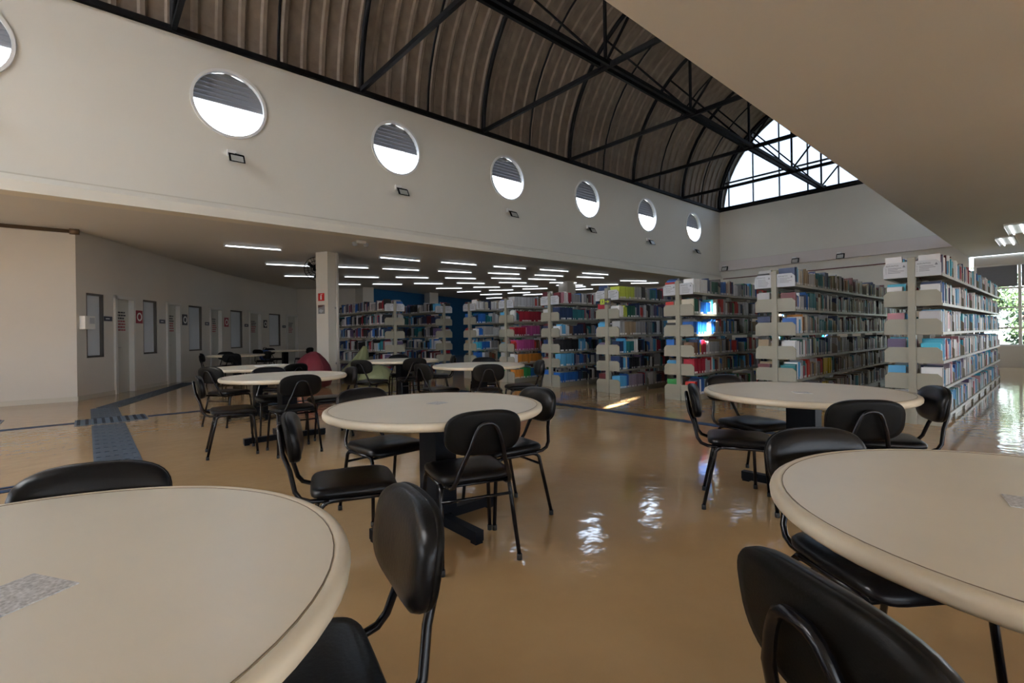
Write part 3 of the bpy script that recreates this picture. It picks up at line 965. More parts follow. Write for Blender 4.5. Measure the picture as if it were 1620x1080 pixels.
# ------------------------------------------------------------------ chairs
def superell(a, b, n, e=3.2):
    P = []
    for j in range(n):
        t = 2 * PI * j / n
        c, s = math.cos(t), math.sin(t)
        P.append((a * math.copysign(abs(c) ** (2 / e), c), b * math.copysign(abs(s) ** (2 / e), s)))
    return P
def make_chair():
    e = thing('reading_chair', 'x', 'chair')
    # seat cushion
    n = 40
    S = superell(0.205, 0.205, n, 6.0)
    R = []
    for sc, z in ((0.93, 0.425), (0.99, 0.430), (1.0, 0.441), (0.99, 0.453), (0.95, 0.463), (0.8, 0.468), (0.4, 0.470), (0.02, 0.470)):
        ring = []
        for x, y in S:
            yy = y * sc
            dz = -0.018 * max(0, (yy - 0.12) / 0.085) ** 2 if yy > 0.12 else 0
            ring.append((x * sc * (1.0 - 0.06 * (yy < 0) * abs(yy) / 0.2), yy, z + dz))
        R.append(ring)
    MB().rings(R).obj('seat', M_VINYL, e)
    # backrest: front pad and back shell, leaning back
    bz, by, lean = 0.695, -0.305, 0.16
    B = superell(0.200, 0.112, n, 3.0)
    def place(x, h, d):
        # d: distance in front of the back plane
        curve = 0.45 * x * x
        yy = by + d + curve - h * math.tan(lean)
        return (x, yy, bz + h)
    R = []
    for sc, d in ((0.97, 0.004), (1.0, 0.012), (1.0, 0.022), (0.965, 0.036), (0.86, 0.046), (0.6, 0.051), (0.3, 0.052), (0.02, 0.052)):
        R.append([place(x * sc, h * sc, d) for x, h in B])
    pad = MB().rings(R[::-1]).obj('backrest', M_VINYL, e)
    R = []
    for sc, d in ((1.0, 0.012), (1.0, 0.002), (0.97, -0.006), (0.8, -0.010), (0.02, -0.010)):
        R.append([place(x * sc, h * sc, d) for x, h in B])
    MB().rings(R).obj('back_shell', M_SHELL, pad)
    # bent support tube
    half = [(0.155, 0.10, 0.408), (0.155, -0.14, 0.408), (0.154, -0.205, 0.412), (0.150, -0.245, 0.428), (0.142, -0.268, 0.46), (0.110, -0.290, 0.55)]
    zt = bz + 0.035
    def yb(z): return by - (z - bz) * math.tan(lean) - 0.028
    half += [(0.083, yb(0.63), 0.63), (0.064, yb(0.69), 0.69), (0.053, yb(0.715), 0.715), (0.042, yb(0.733), 0.733), (0.024, yb(0.745), 0.745), (0.0, yb(0.748), 0.748)]
    path = half + [(-x, y, z) for x, y, z in half[-2::-1]]
    fr = MB().tube(path, 0.0115, 8).obj('back_frame', M_TUBE, e)
    # legs
    for s in (-1, 1):
        rail = MB().tube([(s * 0.185, 0.13, 0.412), (s * 0.185, -0.12, 0.412)], 0.0115, 8)
        rail.obj('seat_rail', M_TUBE, e)
        for fy, yb0, yft in ((1, 0.13, 0.20), (-1, -0.12, -0.235)):
            path = [(s * 0.185, yb0 - fy * 0.02, 0.412), (s * 0.186, yb0 + fy * 0.015, 0.407), (s * 0.188, yb0 + fy * 0.035, 0.385), (s * 0.190, yb0 + fy * 0.042, 0.35), (s * 0.208, yft, 0.012)]
            lg = MB().tube(path, 0.0115, 8).obj('leg', M_TUBE, e)
            MB().lathe([(0.0145, 0.0), (0.0145, 0.03)], 10, 0, (0, 0, 0)).obj('foot_cap', M_FOOT, lg, (s * 0.2072, yft - fy * 0.002, 0.0))
    for y in (-0.135, 0.14):
        MB().tube([(-0.187, y, 0.40), (0.187, y, 0.40)], 0.009, 6).obj('stretcher', M_TUBE, e)
    MB().tube([(-0.191, -0.172, 0.335), (0.191, -0.172, 0.335)], 0.008, 6).obj('rear_stretcher', M_TUBE, e)
    return e
CH = [ # seat centre x, y, facing angle (deg), label
 (-0.09, 1.66, -111, 'black chair tucked in at the table with the large grey sticker, backrest facing it'),
 (0.29, 1.09, 168, 'black chair drawn up sideways to the table with the large grey sticker'),
 (1.09, 0.10, -30, 'black chair pulled out from its table, bent tube loop behind the rounded backrest'),
 (1.895, 0.395, -125, 'black chair pushed under a table, its backrest toward the bookcase table'),
 (1.02, 2.405, -20, 'black chair pulled back from the four-chair table, nearest the tactile path'),
 (1.514, 3.055, -85, 'black chair tucked under the four-chair table toward the green bean bags'),
 (2.065, 2.46, 172, 'black chair of the four-chair table on the side of the bookcases'),
 (1.565, 2.18, 72.5, 'black chair with its back loop toward the sticker table, at the four-chair table'),
 (3.36, 1.48, -63, 'black chair side-on at the bookcase table, toward the four-chair table'),
 (4.00, 1.66, -108, 'black chair tucked under the bookcase table on its bookcase side'),
 (3.32, 0.905, 44, 'black chair at the bookcase table, its back toward the turned chair'),
 (3.975, 0.815, 117, 'black chair at the bookcase table beside the bookcase under the flat ceiling'),
 (1.13, 5.655, -8, 'black chair beside the tactile path, at the table just beyond it'),
 (1.61, 5.30, 88, 'black chair with its back toward the four-chair table, beyond the tactile path'),
 (2.15, 5.805, 175, 'black chair at the table beyond the tactile path, on its bookcase side'),
 (1.722, 6.37, -92, 'black chair standing between the table beyond the path and the paper table'),
 (1.46, 7.55, 32, 'black chair at the paper table, its back loop toward the tactile path'),
 (2.12, 7.45, 112, 'black chair at the paper table, between it and the next table'),
 (4.17, 7.40, 75, 'black chair with its back to the open floor at the bean bag table'),
 (4.80, 7.555, 150, 'black chair at the bean bag table on the side of the bookcases'),
 (3.50, 7.45, 28, 'black chair at the bean bag table, on the side of the paper table'),
 (4.50, 8.35, -110, 'black chair at the bean bag table, facing out from the bean bags'),
 (3.95, 5.02, 57, 'black chair with its back loop to the four-chair table, at the middle bookcase table'),
 (4.58, 5.06, 150, 'black chair leaning back at the middle bookcase table, beside the tape line'),
 (3.60, 5.58, 2, 'black chair side-on at the middle bookcase table, away from the bookcases'),
 (4.695, 6.045, -130, 'black chair tucked under the middle bookcase table on its bookcase side'),
 (2.45, 14.2, 0, 'black chair closest to the study room windows, at the table by the doors'),
 (2.72, 13.55, 72, 'black chair with its back to the hall, at the table by the study doors'),
 (2.85, 14.72, -88, 'black chair facing the hall, at the table by the study doors'),
 (3.45, 14.35, 195, 'black chair on the column side of the table by the study doors'),
 (4.28, 16.85, 32, 'black chair carrying a blue bag, at the last study side table'),
 (4.85, 17.95, -75, 'black chair between the study room wall and the last study side table'),
 (5.65, 17.5, 195, 'black chair on the far bookcase side of the last study side table')]
ch0 = make_chair()
for i, (x, y, a, lab) in enumerate(CH):
    o = ch0 if i == 0 else copy_tree(ch0)
    o.location = (x, y, 0)
    o.rotation_euler = (0, 0, math.radians(a - 90))
    tag(o, lab, 'chair', 'black padded reading chairs')

# loose items
o = thing('paper_stack', 'white sheets of paper lying on the table by the tape line', 'paper', (2.10, 8.12, TABLE_Z + 0.001), 0.2)
MB().box((0, 0, 0.006), (0.30, 0.21, 0.012)).obj('sheets', M_PAPER, o)
MB().box((0.16, 0.16, 0.004), (0.30, 0.21, 0.008), rz=0.5).obj('loose_sheet', M_PAPER, o)
bgo = thing('bag', 'blue bag resting on a chair at the last study side table', 'bag', (4.28, 16.85, 0.468), math.radians(122))
R = []
for z, sx_, sy_ in ((0, .13, .08), (.04, .17, .11), (.16, .18, .12), (.26, .15, .09), (.31, .08, .04)):
    R.append([(x, y, z) for x, y in superell(sx_, sy_, 20, 3)])
MB().rings(R).obj('body', M_BAG, bgo)
MB().tube([(-.08, 0, .29), (-.05, 0, .38), (.05, 0, .38), (.08, 0, .29)], .012, 6).obj('handle', M_STEEL, bgo)

# ---- bean bags
def bean_bag(loc, prof, seed, lab, material):
    rnd = random.Random(seed)
    e = thing('bean_bag', lab, 'bean bag', loc, rnd.uniform(0, 6))
    n = 32
    ph = [rnd.uniform(0, 6.28) for _ in range(6)]
    R = []
    for k, (r, z, ox) in enumerate(prof):
        ring = []
        for j in range(n):
            a = 2 * PI * j / n
            rr = r * (1 + 0.05 * math.sin(3 * a + ph[0] + z * 3) + 0.035 * math.sin(7 * a + ph[1]) + 0.02 * math.sin(11 * a + ph[2] + 5 * z))
            ring.append((ox + rr * math.cos(a), rr * math.sin(a), z))
        R.append(ring)
    MB().rings(R).obj('body', material, e)
    for j in range(6):
        a = 2 * PI * j / 6
        pth = []
        for (r, z, ox) in prof[1:]:
            rr = r * (1 + 0.05 * math.sin(3 * a + ph[0] + z * 3) + 0.035 * math.sin(7 * a + ph[1]) + 0.02 * math.sin(11 * a + ph[2] + 5 * z))
            pth.append((ox + rr * math.cos(a), rr * math.sin(a), z))
        MB().tube(pth, 0.008, 5).obj('seam', material, e)
P1 = [(0.25, 0.0, 0), (0.37, 0.05, 0), (0.42, 0.2, 0), (0.41, 0.36, 0), (0.36, 0.52, 0.02), (0.27, 0.66, 0.04), (0.16, 0.77, 0.06), (0.05, 0.83, 0.07)]
P2 = [(0.25, 0.0, 0), (0.36, 0.05, 0), (0.40, 0.18, 0), (0.38, 0.32, 0.02), (0.28, 0.47, 0.07), (0.17, 0.64, 0.13), (0.10, 0.80, 0.18), (0.045, 0.92, 0.22)]
P3 = [(0.25, 0.0, 0), (0.38, 0.05, 0), (0.42, 0.16, 0), (0.38, 0.29, 0), (0.27, 0.39, 0), (0.12, 0.45, 0.0), (0.03, 0.47, 0.0)]
bean_bag((3.92, 11.5, 0), P1, 1, 'maroon bean bag slumped against the foot of the cream column', M_MAROON)
bean_bag((5.16, 11.92, 0), P2, 2, 'olive green bean bag with a drawn-up peak beside the cream column', M_OLIVE)
bean_bag((5.32, 11.04, 0), P3, 3, 'flattened olive green bean bag in front of the back bookcase', M_OLIVE)

# ------------------------------------------------------------------ bookcases and books
PAL = {'white': (0.72, 0.73, 0.75), 'cream': (0.55, 0.50, 0.40), 'grey': (0.30, 0.31, 0.33), 'pale grey': (0.48, 0.49, 0.52), 'black': (0.012, 0.012, 0.016),
 'navy': (0.012, 0.03, 0.10), 'blue': (0.012, 0.11, 0.42), 'sky blue': (0.09, 0.38, 0.68), 'cyan': (0.05, 0.42, 0.60), 'teal': (0.012, 0.16, 0.19), 'dark green': (0.010, 0.085, 0.060),
 'green': (0.03, 0.28, 0.08), 'yellow green': (0.42, 0.50, 0.06), 'yellow': (0.58, 0.45, 0.02), 'orange': (0.60, 0.24, 0.04), 'red': (0.45, 0.03, 0.025), 'crimson': (0.30, 0.01, 0.03),
 'maroon': (0.10, 0.012, 0.02), 'magenta': (0.42, 0.07, 0.26), 'pink': (0.50, 0.22, 0.27), 'purple': (0.10, 0.07, 0.16), 'brown': (0.14, 0.07, 0.035), 'tan': (0.32, 0.24, 0.15), 'olive': (0.14, 0.14, 0.06), 'mauve': (0.26, 0.22, 0.30), 'orange red': (0.55, 0.10, 0.02)}
MIX = {
 'light': ['white'] * 6 + ['sky blue'] * 3 + ['pale grey'] * 3 + ['navy', 'blue', 'cyan', 'teal', 'purple', 'pink', 'crimson', 'grey', 'cyan'],
 'dark': ['black', 'navy', 'grey', 'black', 'maroon', 'teal', 'grey', 'navy', 'pale grey', 'blue', 'white', 'purple', 'black', 'pale grey', 'sky blue', 'black', 'navy', 'crimson'],
 'mixed': ['white', 'blue', 'navy', 'grey', 'cream', 'tan', 'teal', 'pale grey', 'brown', 'sky blue', 'maroon', 'green', 'red', 'black'],
 'brown': ['brown', 'tan', 'cream', 'grey', 'olive', 'navy', 'black', 'pale grey', 'maroon', 'teal', 'tan'],
 'bluish': ['blue', 'navy', 'sky blue', 'white', 'teal', 'grey', 'pale grey', 'cyan']}
LV = [0.10, 0.46, 0.78, 1.13, 1.48, 1.84]    # top of the shelf boards
UL = 0.95
SD = 0.245
PH = 2.05
# explicit runs of spines for the first bays (colour, count); level 5 = top shelf
RUNS = {
 1: {5: [('white', 2), ('purple', 1), ('maroon', 1), ('navy', 3), ('white', 5), ('maroon', 1), ('teal', 2), ('sky blue', 2), ('teal', 3), ('white', 3)],
     4: [('white', 2), ('navy', 2), ('white', 1), ('blue', 4), ('white', 1), ('navy', 2), ('teal', 2), ('cyan', 1), ('white', 3), ('purple', 2), ('white', 2)],
     3: [('pale grey', 2), ('sky blue', 2), ('white', 1), ('blue', 2), ('sky blue', 2), ('white', 8), ('pink', 5), ('white', 2)],
     2: [('cyan', 3), ('blue', 1), ('cyan', 2), ('sky blue', 2), ('navy', 1), ('sky blue', 4), ('crimson', 2), ('pink', 1), ('white', 2), ('blue', 4)],
     1: [('white', 1), ('grey', 2), ('white', 2), ('navy', 2), ('sky blue', 2), ('grey', 3), ('white', 6), ('mauve', 3), ('pink', 2)],
     0: [('white', 3), ('pale grey', 2), ('orange red', 3), ('cyan', 2), ('teal', 2), ('white', 2), ('maroon', 2), ('white', 3), ('blue', 2), ('white', 3)]},
 2: {5: [('navy', 2), ('sky blue', 2), ('white', 1), ('cream', 4), ('grey', 2), ('tan', 4), ('brown', 3)],
     4: [('maroon', 2), ('white', 2), ('blue', 2), ('white', 1), ('pale grey', 3), ('navy', 3), ('blue', 2), ('grey', 2), ('teal', 6)],
     3: [('blue', 2), ('white', 3), ('sky blue', 1), ('white', 1), ('orange', 3), ('brown', 2), ('cream', 3), ('grey', 3), ('brown', 3)],
     2: [('white', 4), ('navy', 1), ('white', 2), ('dark green', 2), ('white', 3), ('red', 1), ('grey', 3), ('teal', 2), ('white', 2)],
     1: [('teal', 2), ('white', 1), ('sky blue', 2), ('white', 3), ('grey', 1), ('crimson', 1), ('teal', 2), ('grey', 2), ('red', 4)],
     0: [('navy', 2), ('white', 2), ('sky blue', 3), ('white', 4), ('blue', 2), ('grey', 4)]},
 3: {5: [('white', 13), ('navy', 2), ('tan', 1), ('grey', 1), ('dark green', 11)],
     4: [('cream', 2), ('dark green', 3), ('maroon', 1), ('white', 2), ('blue', 8), ('cream', 1), ('cyan', 2), ('pale grey', 4), ('cream', 2), ('brown', 4)],
     3: [('blue', 12), ('white', 3), ('grey', 2), ('blue', 5), ('cream', 2), ('grey', 3)],
     2: [('brown', 3), ('navy', 2), ('yellow', 2), ('navy', 1), ('crimson', 5), ('pale grey', 4), ('grey', 10), ('red', 1)],
     1: [('crimson', 9), ('white', 1), ('pale grey', 4), ('red', 2), ('white', 1), ('cyan', 2), ('maroon', 3), ('tan', 2)],
     0: [('red', 3), ('navy', 2), ('white', 1), ('blue', 3), ('grey', 4), ('navy', 3)]},
 4: {5: [('yellow green', 18), ('grey', 6)], 4: [('white', 4), ('yellow green', 3), ('dark green', 7), ('pale grey', 1), ('navy', 4), ('white', 1), ('red', 3)],
     3: [('grey', 4), ('tan', 10), ('grey', 8)], 2: [('navy', 3), ('sky blue', 3), ('teal', 6), ('white', 4), ('black', 3)],
     1: [('navy', 3), ('sky blue', 2), ('cream', 2), ('blue', 2), ('black', 10)], 0: [('sky blue', 6), ('blue', 2), ('mauve', 14)]},
 5: {5: [('maroon', 1), ('pink', 3), ('white', 4), ('crimson', 3), ('grey', 9)], 4: [('navy', 11), ('teal', 11), ('crimson', 1)],
     3: [('white', 2), ('sky blue', 3), ('white', 4), ('brown', 4), ('navy', 8)], 2: [('black', 16), ('sky blue', 2), ('white', 1), ('sky blue', 3)],
     1: [('sky blue', 10), ('navy', 2), ('mauve', 4), ('blue', 5)], 0: [('blue', 16), ('navy', 4)]},
 6: {5: [('pale grey', 20), ('red', 2)], 4: [('white', 2), ('teal', 3), ('crimson', 17)], 3: [('crimson', 11), ('white', 1), ('magenta', 10)],
     2: [('red', 3), ('magenta', 19), ('red', 2)], 1: [('white', 3), ('orange', 21)], 0: [('orange', 9), ('green', 5), ('blue', 6), ('black', 3)]},
 7: {5: [('white', 2), ('brown', 1), ('white', 4), ('grey', 2), ('cream', 3), ('navy', 2), ('white', 5)], 4: [('navy', 1), ('blue', 6), ('teal', 5), ('pale grey', 4), ('white', 3)],
     3: [('white', 2), ('blue', 4), ('pale grey', 8), ('white', 4)], 2: [('cyan', 5), ('blue', 6), ('white', 2), ('grey', 6)], 1: [('blue', 5), ('white', 3), ('grey', 5), ('brown', 4)], 0: [('navy', 8), ('white', 4), ('blue', 6)]},
}
RUNS2 = {2: {1: [('grey', 4), ('red', 3), ('maroon', 2), ('yellow', 9), ('grey', 4)], 0: [('grey', 5), ('yellow', 8), ('orange', 1), ('pale grey', 4), ('grey', 5)], 5: [('teal', 9), ('cream', 2), ('navy', 6)]}}
ROWMIX = {1: 'light', 2: 'brown', 3: 'mixed', 4: 'dark', 5: 'dark', 6: 'mixed', 7: 'mixed', 8: 'dark', 9: 'dark'}
ROWNAME = {1: 'bookcase under the flat ceiling', 2: 'second bookcase from the flat ceiling', 3: 'third bookcase from the flat ceiling', 4: 'bookcase with the lime exit sign',
 5: 'fifth bookcase from the flat ceiling', 6: 'bookcase with a crimson and magenta set', 7: 'seventh bookcase from the flat ceiling', 8: 'turned bookcase behind the seventh one', 9: 'turned bookcase behind the bean bags'}
LVNAME = ['bottom shelf', 'second shelf up', 'third shelf up', 'fourth shelf up', 'fifth shelf up', 'top shelf']
# (row, end x, end y, rotation, bays, visible side in local y)
ROWS = [(1, 7.70, 1.25, 0.0, 8, -1), (2, 7.70, 2.84, 0.0, 8, -1), (3, 7.70, 4.40, 0.0, 8, -1), (4, 7.70, 5.92, 0.0, 5, -1), (5, 7.75, 7.53, 0.0, 5, -1), (6, 7.75, 9.02, 0.0, 5, -1), (7, 7.75, 10.53, 0.0, 5, -1),
        (8, 7.70, 11.75, PI / 2, 5, 1), (9, 6.0, 11.45, PI / 2, 5, 1)]

# shared part meshes (local x along the row)
post_me = MB().box((-0.012, 0, PH / 2), (0.075, 0.072, PH)).mesh('post', M_SHELF)
def shelf_me(s):
    y0 = s * 0.036
    return MB().box((UL / 2, y0 + s * SD / 2, -0.009), (UL - 0.010, SD, 0.018)).box((UL / 2, y0 + s * (SD - 0.004), -0.016), (UL - 0.010, 0.014, 0.034)).mesh('shelf', M_SHELF)
SHM = {s: shelf_me(s) for s in (-1, 1)}
def bracket_me(s):
    y0 = s * 0.034
    poly = [(y0, -0.03), (y0 + s * SD, -0.03), (y0 + s * SD, 0.12), (y0 + s * (SD - 0.045), 0.165), (y0, 0.165)]
    return MB().prism(poly, 'x', -0.008, 0.008).mesh('bracket', M_SHELF)
BRM = {s: bracket_me(s) for s in (-1, 1)}
base_me = MB().box((UL / 2, 0, 0.035), (UL - 0.02, 2 * SD + 0.02, 0.07)).mesh('base', M_SHELF)
foot_me = MB().box((0, 0, 0.045), (0.05, 2 * SD + 0.072, 0.09)).mesh('end_foot', M_SHELF)
def text_mesh(body, size):
    cu = D.curves.new('sign_text', 'FONT')
    cu.body = body
    cu.size = size
    cu.extrude = 0.0006
    cu.resolution_u = 2
    o = D.objects.new('sign_text', cu)
    COL.objects.link(o)
    bpy.context.view_layer.update()
    me = D.meshes.new_from_object(o.evaluated_get(bpy.context.evaluated_depsgraph_get()))
    D.objects.remove(o)
    D.curves.remove(cu)
    me.materials.clear()
    me.materials.append(M_INK)
    return me
TXT = text_mesh('ASSUNTOS', 0.026)
def card_me(s):
    y0 = s * 0.036
    poly = [(y0, -0.028), (y0 + s * SD, -0.028), (y0 + s * SD, 0.12), (y0 + s * (SD - 0.045), 0.165), (y0, 0.165)]
    return MB().prism(poly, 'x', -0.0125, -0.0085).mesh('sign_card', M_CARD)
CDM = {s: card_me(s) for s in (-1, 1)}
def lines_me(s, seed):
    rnd = random.Random(seed)
    mb = MB()
    y0 = 0.036 if s > 0 else -0.036
    ya = y0 + s * SD - s * 0.03 if s > 0 else y0 - 0.02       # left end as read from the aisle (decreasing y)
    for k in range(rnd.randint(4, 6)):
        ln = rnd.uniform(0.09, 0.17)
        z = 0.095 - 0.019 * k
        mb.box((-0.0128, ya, z), (0.0006, 0.008, 0.007))
        mb.box((-0.0128, ya - 0.018 - ln / 2, z), (0.0006, ln, 0.006))
    # small emblem at the corner
    c = ya - 0.165
    mb.prism([(c, 0.10), (c - 0.03, 0.10), (c - 0.015, 0.13)], 'x', -0.0131, -0.0125)
    return mb.mesh('sign_lines', mat('sign_grey_ink', (0.16, 0.17, 0.2), 0.6))

BOOKS = []      # world-space records
def fill(row, mtx, bay, lv, side, near):
    rnd = random.Random(row * 1000 + bay * 100 + lv * 10 + (side > 0))
    x = bay * UL + 0.020
    x1 = (bay + 1) * UL - 0.02
    runs = None
    if near and bay == 0 and row in RUNS:
        runs = RUNS[row].get(lv)
    if near and bay == 1 and row in RUNS2:
        runs = RUNS2[row].get(lv)
    mix = MIX[ROWMIX[row]]
    clear = (LV[lv + 1] - LV[lv] - 0.05) if lv < 5 else 0.30
    seq = []
    if runs:
        for c, n in runs:
            hh = min(clear, rnd.uniform(0.20, 0.27))
            dd = rnd.uniform(0.16, 0.215)
            th = rnd.uniform(0.028, 0.045)
            for i in range(n):
                if n >= 6:
                    seq.append((c, th, hh, dd))
                else:
                    seq.append((c, rnd.uniform(0.018, 0.05), min(clear, hh + rnd.uniform(-0.03, 0.02)), dd + rnd.uniform(-0.02, 0.015)))
    end_gap = rnd.choice([0, 0, 0.05, 0.12, 0.2]) if not runs else 0
    k = 0
    run_c, run_n, run_d = None, 0, None
    while x < x1 - 0.015 - end_gap:
        if k < len(seq):
            c, t, h, d_ = seq[k]
        else:
            if run_n <= 0:
                run_c = rnd.choice(mix)
                run_n = rnd.choice([1, 1, 1, 2, 2, 3, 5])
                run_d = (rnd.uniform(0.015, 0.05), min(clear, rnd.uniform(0.19, 0.275)), rnd.uniform(0.15, 0.22))
            c = run_c
            t, h, d_ = run_d
            if run_n < 3:
                h = min(clear, h + rnd.uniform(-0.02, 0.02))
            run_n -= 1
        k += 1
        t = min(t, x1 - x)
        if t < 0.008:
            break
        front = 0.036 + SD - rnd.uniform(0.012, 0.03)
        d_ = min(d_, front - 0.042)       # spine plane measured from the row axis
        lean = 0.0
        ctr = mtx @ Vector((x + t / 2, side * (front - d_ / 2), LV[lv] + h / 2))
        BOOKS.append(dict(row=row, bay=bay, lv=lv, side=side, c=c, t=t - 0.0012, h=h, d=d_, loc=mtx @ Vector((x + t / 2, side * (front - d_ / 2), LV[lv] + 0.0005)), rz=(mtx.to_euler().z if side < 0 else mtx.to_euler().z + PI), j=rnd.uniform(0.8, 1.15), ctr=ctr, near=near, lab=rnd.random() < 0.75))
        x += t
    # steel bookend when there is room left at the end
for row, ex, ey, rz, bays, vis in ROWS:
    lab = {1: 'long beige steel bookcase standing under the flat low ceiling', 2: 'long beige steel bookcase, second in from the flat ceiling', 3: 'long beige steel bookcase with white and dark green sets on top', 4: 'long beige steel bookcase with a lime green set on top and an exit sign',
           5: 'long beige steel bookcase, fifth in from the flat ceiling', 6: 'long beige steel bookcase holding crimson, magenta and orange sets', 7: 'long beige steel bookcase, seventh in from the flat ceiling', 8: 'beige steel bookcase turned crosswise behind the seventh one', 9: 'beige steel bookcase turned crosswise behind the olive bean bags'}[row]
    e = thing('bookcase', lab, 'bookcase', (ex, ey, 0), rz, 'double-sided beige steel bookcases')
    mtx = Matrix.Translation((ex, ey, 0)) @ Matrix.Rotation(rz, 4, 'Z')
    for i in range(bays + 1):
        link('post', post_me, e, (i * UL, 0, 0))
        link('end_foot', foot_me, e, (i * UL, 0, 0))
        for lv in range(6):
            for s in (-1, 1):
                link('bracket', BRM[s], e, (i * UL - (0.018 if i == 0 else -0.0), 0, LV[lv]))
    for i in range(bays):
        link('base', base_me, e, (i * UL, 0, 0))
        for lv in range(6):
            for s in (-1, 1):
                link('shelf', SHM[s], e, (i * UL, 0, LV[lv]))
                if s == vis or i == 0:
                    fill(row, mtx, i, lv, s, s == vis)
    for s in (-1, 1):
        cd = link('sign_card', CDM[s], e, (-0.018, 0, LV[5]))
        cd['label'] = 'white subject card headed ASSUNTOS'
        link('sign_lines', lines_me(s, row * 2 + s), cd, (0, 0, 0))
        yy = (0.036 + SD - 0.028) if s > 0 else -0.055
        tx = link('sign_text', TXT, cd)
        tx.matrix_local = Matrix.Translation((-0.0128, yy, 0.118)) @ Matrix(((0, 0, -1, 0), (-1, 0, 0, 0), (0, 1, 0, 0), (0, 0, 0, 1)))
# choose the books that show largest
cam_loc = Vector((0, 0, CAM_H))
for b in BOOKS:
    v = b['ctr'] - cam_loc
    n = Vector((math.sin(b['rz']), -math.cos(b['rz']), 0))
    dist = v.length
    cosv = max(0.0, -(v.normalized().dot(n)))
    u = v.dot(rgt) / v.dot(fwd)
    b['area'] = (b['t'] * b['h'] * cosv + (b['d'] * b['h'] * 0.3 if b['bay'] == 0 and b['t'] > 0 and False else 0)) / dist ** 2 if abs(u) < 1.06 and b['near'] else 0.0
BOOKS.sort(key=lambda b: -b['area'])
def unit_book():
    mb = MB()
    # covers and spine (material 0), page block (material 1); spine faces -y; unit cube x,y in +-.5, z 0..1
    mb.box((-0.47, 0, 0.5), (0.06, 1, 1), 0)
    mb.box((0.47, 0, 0.5), (0.06, 1, 1), 0)
    mb.box((0, -0.485, 0.5), (0.88, 0.03, 1), 0)
    mb.box((0, 0.01, 0.49), (0.88, 0.94, 0.95), 1)
    return mb.mesh('book', [M_BOOK, M_PAPER])
UB = unit_book()
LBM = MB().box((0, -0.503, 0.085), (0.9, 0.006, 0.13)).mesh('spine_label', M_PAPER)
NB = 300
for b in BOOKS[:NB]:
    o = link('book', UB, None, b['loc'], b['rz'])
    o.scale = (b['t'], b['d'], b['h'])
    col = [min(1, c * b['j']) for c in PAL[b['c']]]
    o.color = (*col, 1)
    ln = ROWNAME[b['row']]
    bay = ['', ', bay two', ', bay three', ', bay four', ', bay five', ', bay six', ', bay seven', ', bay eight'][b['bay']]
    tag(o, '%s book on the %s, %s%s' % (b['c'], LVNAME[b['lv']], ln, bay), 'book', '%s, %s%s' % (LVNAME[b['lv']], ln, bay))
    if b['lab']:
        link('spine_label', LBM, o)
# all remaining books: one body of shelved volumes
vs, fs, fc = [], [], []
for b in BOOKS[NB:]:
    c, s = math.cos(b['rz']), math.sin(b['rz'])
    hx, hy, h = b['t'] / 2, b['d'] / 2, b['h']
    L = b['loc']
    base = len(vs)
    def P(x, y, z):
        return (L.x + x * c - y * s, L.y + x * s + y * c, L.z + z)
    for z in (0, h):
        vs += [P(-hx, -hy, z), P(hx, -hy, z), P(hx, hy, z), P(-hx, hy, z)]
    col = [min(1, q * b['j']) for q in PAL[b['c']]]
    pg = (0.55, 0.53, 0.48)
    for f, cc in (((4, 5, 6, 7), pg), ((0, 1, 5, 4), col), ((1, 2, 6, 5), col), ((2, 3, 7, 6), pg), ((3, 0, 4, 7), col)):
        fs.append([base + i for i in f]); fc.append(cc)
    if b['lab'] and b['near']:
        k = len(vs)
        e = -hy - 0.0012
        vs += [P(-hx * .9, e, 0.004), P(hx * .9, e, 0.004), P(hx * .9, e, 0.036), P(-hx * .9, e, 0.036)]
        fs.append([k, k + 1, k + 2, k + 3]); fc.append((0.62, 0.62, 0.62))
me = D.meshes.new('shelved_books')
me.from_pydata(vs, [], fs)
me.materials.append(M_BOOKS)
att = me.color_attributes.new('book_colour', 'FLOAT_COLOR', 'CORNER')
buf = []
for p, cc in zip(me.polygons, fc):
    for _ in range(p.loop_total):
        buf += [cc[0], cc[1], cc[2], 1.0]
att.data.foreach_set('color', buf)
me.update()
tag(link('shelved_books', me), 'dense rows of many-coloured books filling the farther shelves', 'books', kind='stuff')

# exit sign on the fourth bookcase
ex = thing('exit_sign', 'small black and lime running-figure exit sign with an arrow above a bookcase end', 'sign', (7.60, 5.90, 1.78), 0)
MB().box((0, 0, 0), (0.012, 0.26, 0.12)).obj('plate', M_DGREY, ex)
pic = MB().box((-0.0075, 0.065, 0), (0.003, 0.10, 0.10))
pic.obj('figure_panel', M_LIME, ex)
fig = MB().box((-0.0095, 0.062, 0.030), (0.002, 0.016, 0.016)).prism([(0.075, 0.018), (0.058, 0.018), (0.050, -0.012), (0.070, -0.012)], 'x', -0.0105, -0.0085)
fig.prism([(0.072, -0.010), (0.062, -0.012), (0.085, -0.042), (0.095, -0.038)], 'x', -0.0105, -0.0085).prism([(0.062, -0.010), (0.052, -0.010), (0.030, -0.040), (0.038, -0.044)], 'x', -0.0105, -0.0085)
fig.prism([(0.060, 0.014), (0.060, 0.006), (0.030, -0.004), (0.030, 0.004)], 'x', -0.0105, -0.0085)
fig.obj('running_figure', M_DGREY, ex)
arw = MB().prism([(0.0, 0.008), (-0.055, 0.008), (-0.055, 0.032), (-0.105, 0.0), (-0.055, -0.032), (-0.055, -0.008), (0.0, -0.008)], 'x', -0.0095, -0.0065)
arw.obj('arrow', M_LIME, ex)
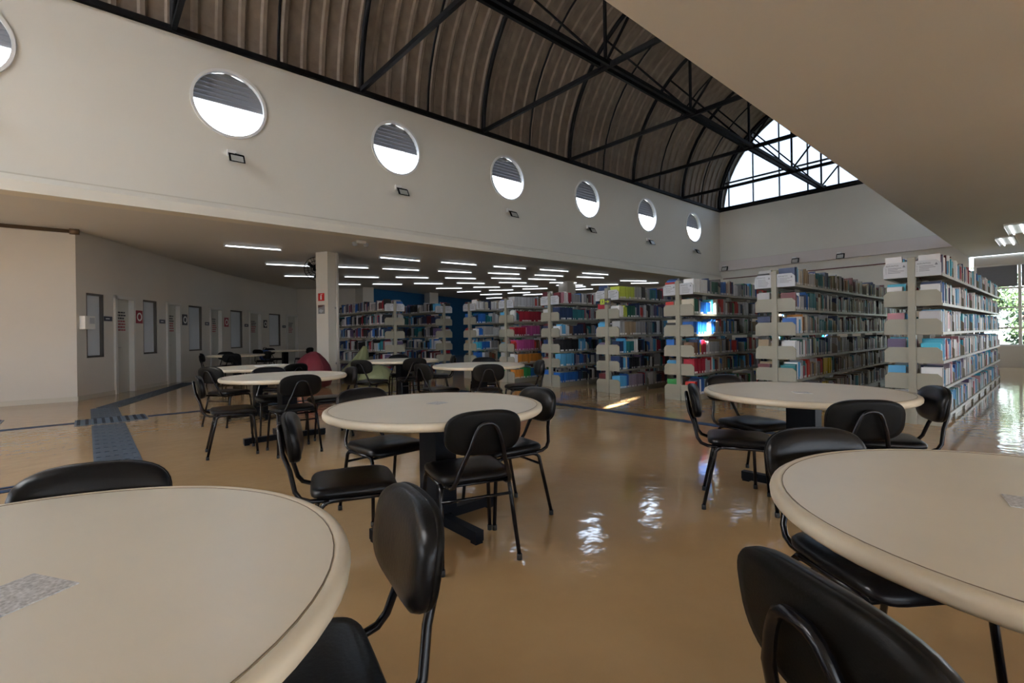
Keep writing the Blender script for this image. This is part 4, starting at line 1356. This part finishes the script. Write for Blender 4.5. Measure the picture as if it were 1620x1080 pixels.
MB().tube([(0.006, 0, 0.0), (0.052, 0.0, 0.0)], 0.01, 6).obj('mount', M_STEEL, ex)

# ------------------------------------------------------------------ outside
o = MB().prism([(XE + 0.3, -40), (70, -40), (70, 40), (XE + 0.3, 40)], 'z', -0.35, -0.15).obj('lawn', M_GRASS)
struct(o, 'sunlit lawn outside the windows')
o = MB().prism([(XN - 30, -60), (XE + 0.3, -60), (XE + 0.3, YB - 1.1), (XN - 30, YB - 1.1)], 'z', -0.35, -0.15).obj('courtyard', M_PAVE)
struct(o, 'paved courtyard behind the rear windows')
def tree(loc, h, r, seed, lab):
    rnd = random.Random(seed)
    e = thing('garden_tree', lab, 'tree', loc, 0, 'trees outside the windows')
    MB().tube([(0, 0, -0.3), (0.05, 0.02, h * 0.4), (0.02, 0.08, h * 0.8)], [0.13, 0.10, 0.05], 8).obj('trunk', M_BARK, e)
    mb = MB()
    blobs = [(rnd.uniform(-r, r) * .6, rnd.uniform(-r, r) * .6, h * rnd.uniform(0.25, 1.0), r * rnd.uniform(.35, .6)) for _ in range(9)]
    for i in range(1800):
        bx, by, bz_, br = rnd.choice(blobs)
        d_ = Vector((rnd.gauss(0, 1), rnd.gauss(0, 1), rnd.gauss(0, 1))).normalized() * br * rnd.uniform(0.6, 1)
        p = Vector((bx, by, bz_)) + d_
        a = Vector((rnd.gauss(0, 1), rnd.gauss(0, 1), rnd.gauss(0, 1))).normalized()
        b_ = a.cross(Vector((rnd.gauss(0, 1), rnd.gauss(0, 1), rnd.gauss(0, 1)))).normalized()
        s = rnd.uniform(0.06, 0.12)
        mb.add([p - a * s, p + b_ * s * .5, p + a * s, p - b_ * s * .5], [(0, 1, 2, 3)])
    fo = mb.obj('foliage', M_LEAF, e)
    fo['kind'] = 'stuff'
tree((24.5, 0.9, -0.15), 2.6, 1.5, 1, 'bushy green tree outside, closest to the end window band')
tree((27.5, 2.6, -0.15), 3.4, 1.9, 2, 'taller green tree outside behind the bushy one')
tree((26.0, -1.8, -0.15), 3.0, 1.8, 3, 'green tree outside the middle of the end window band')
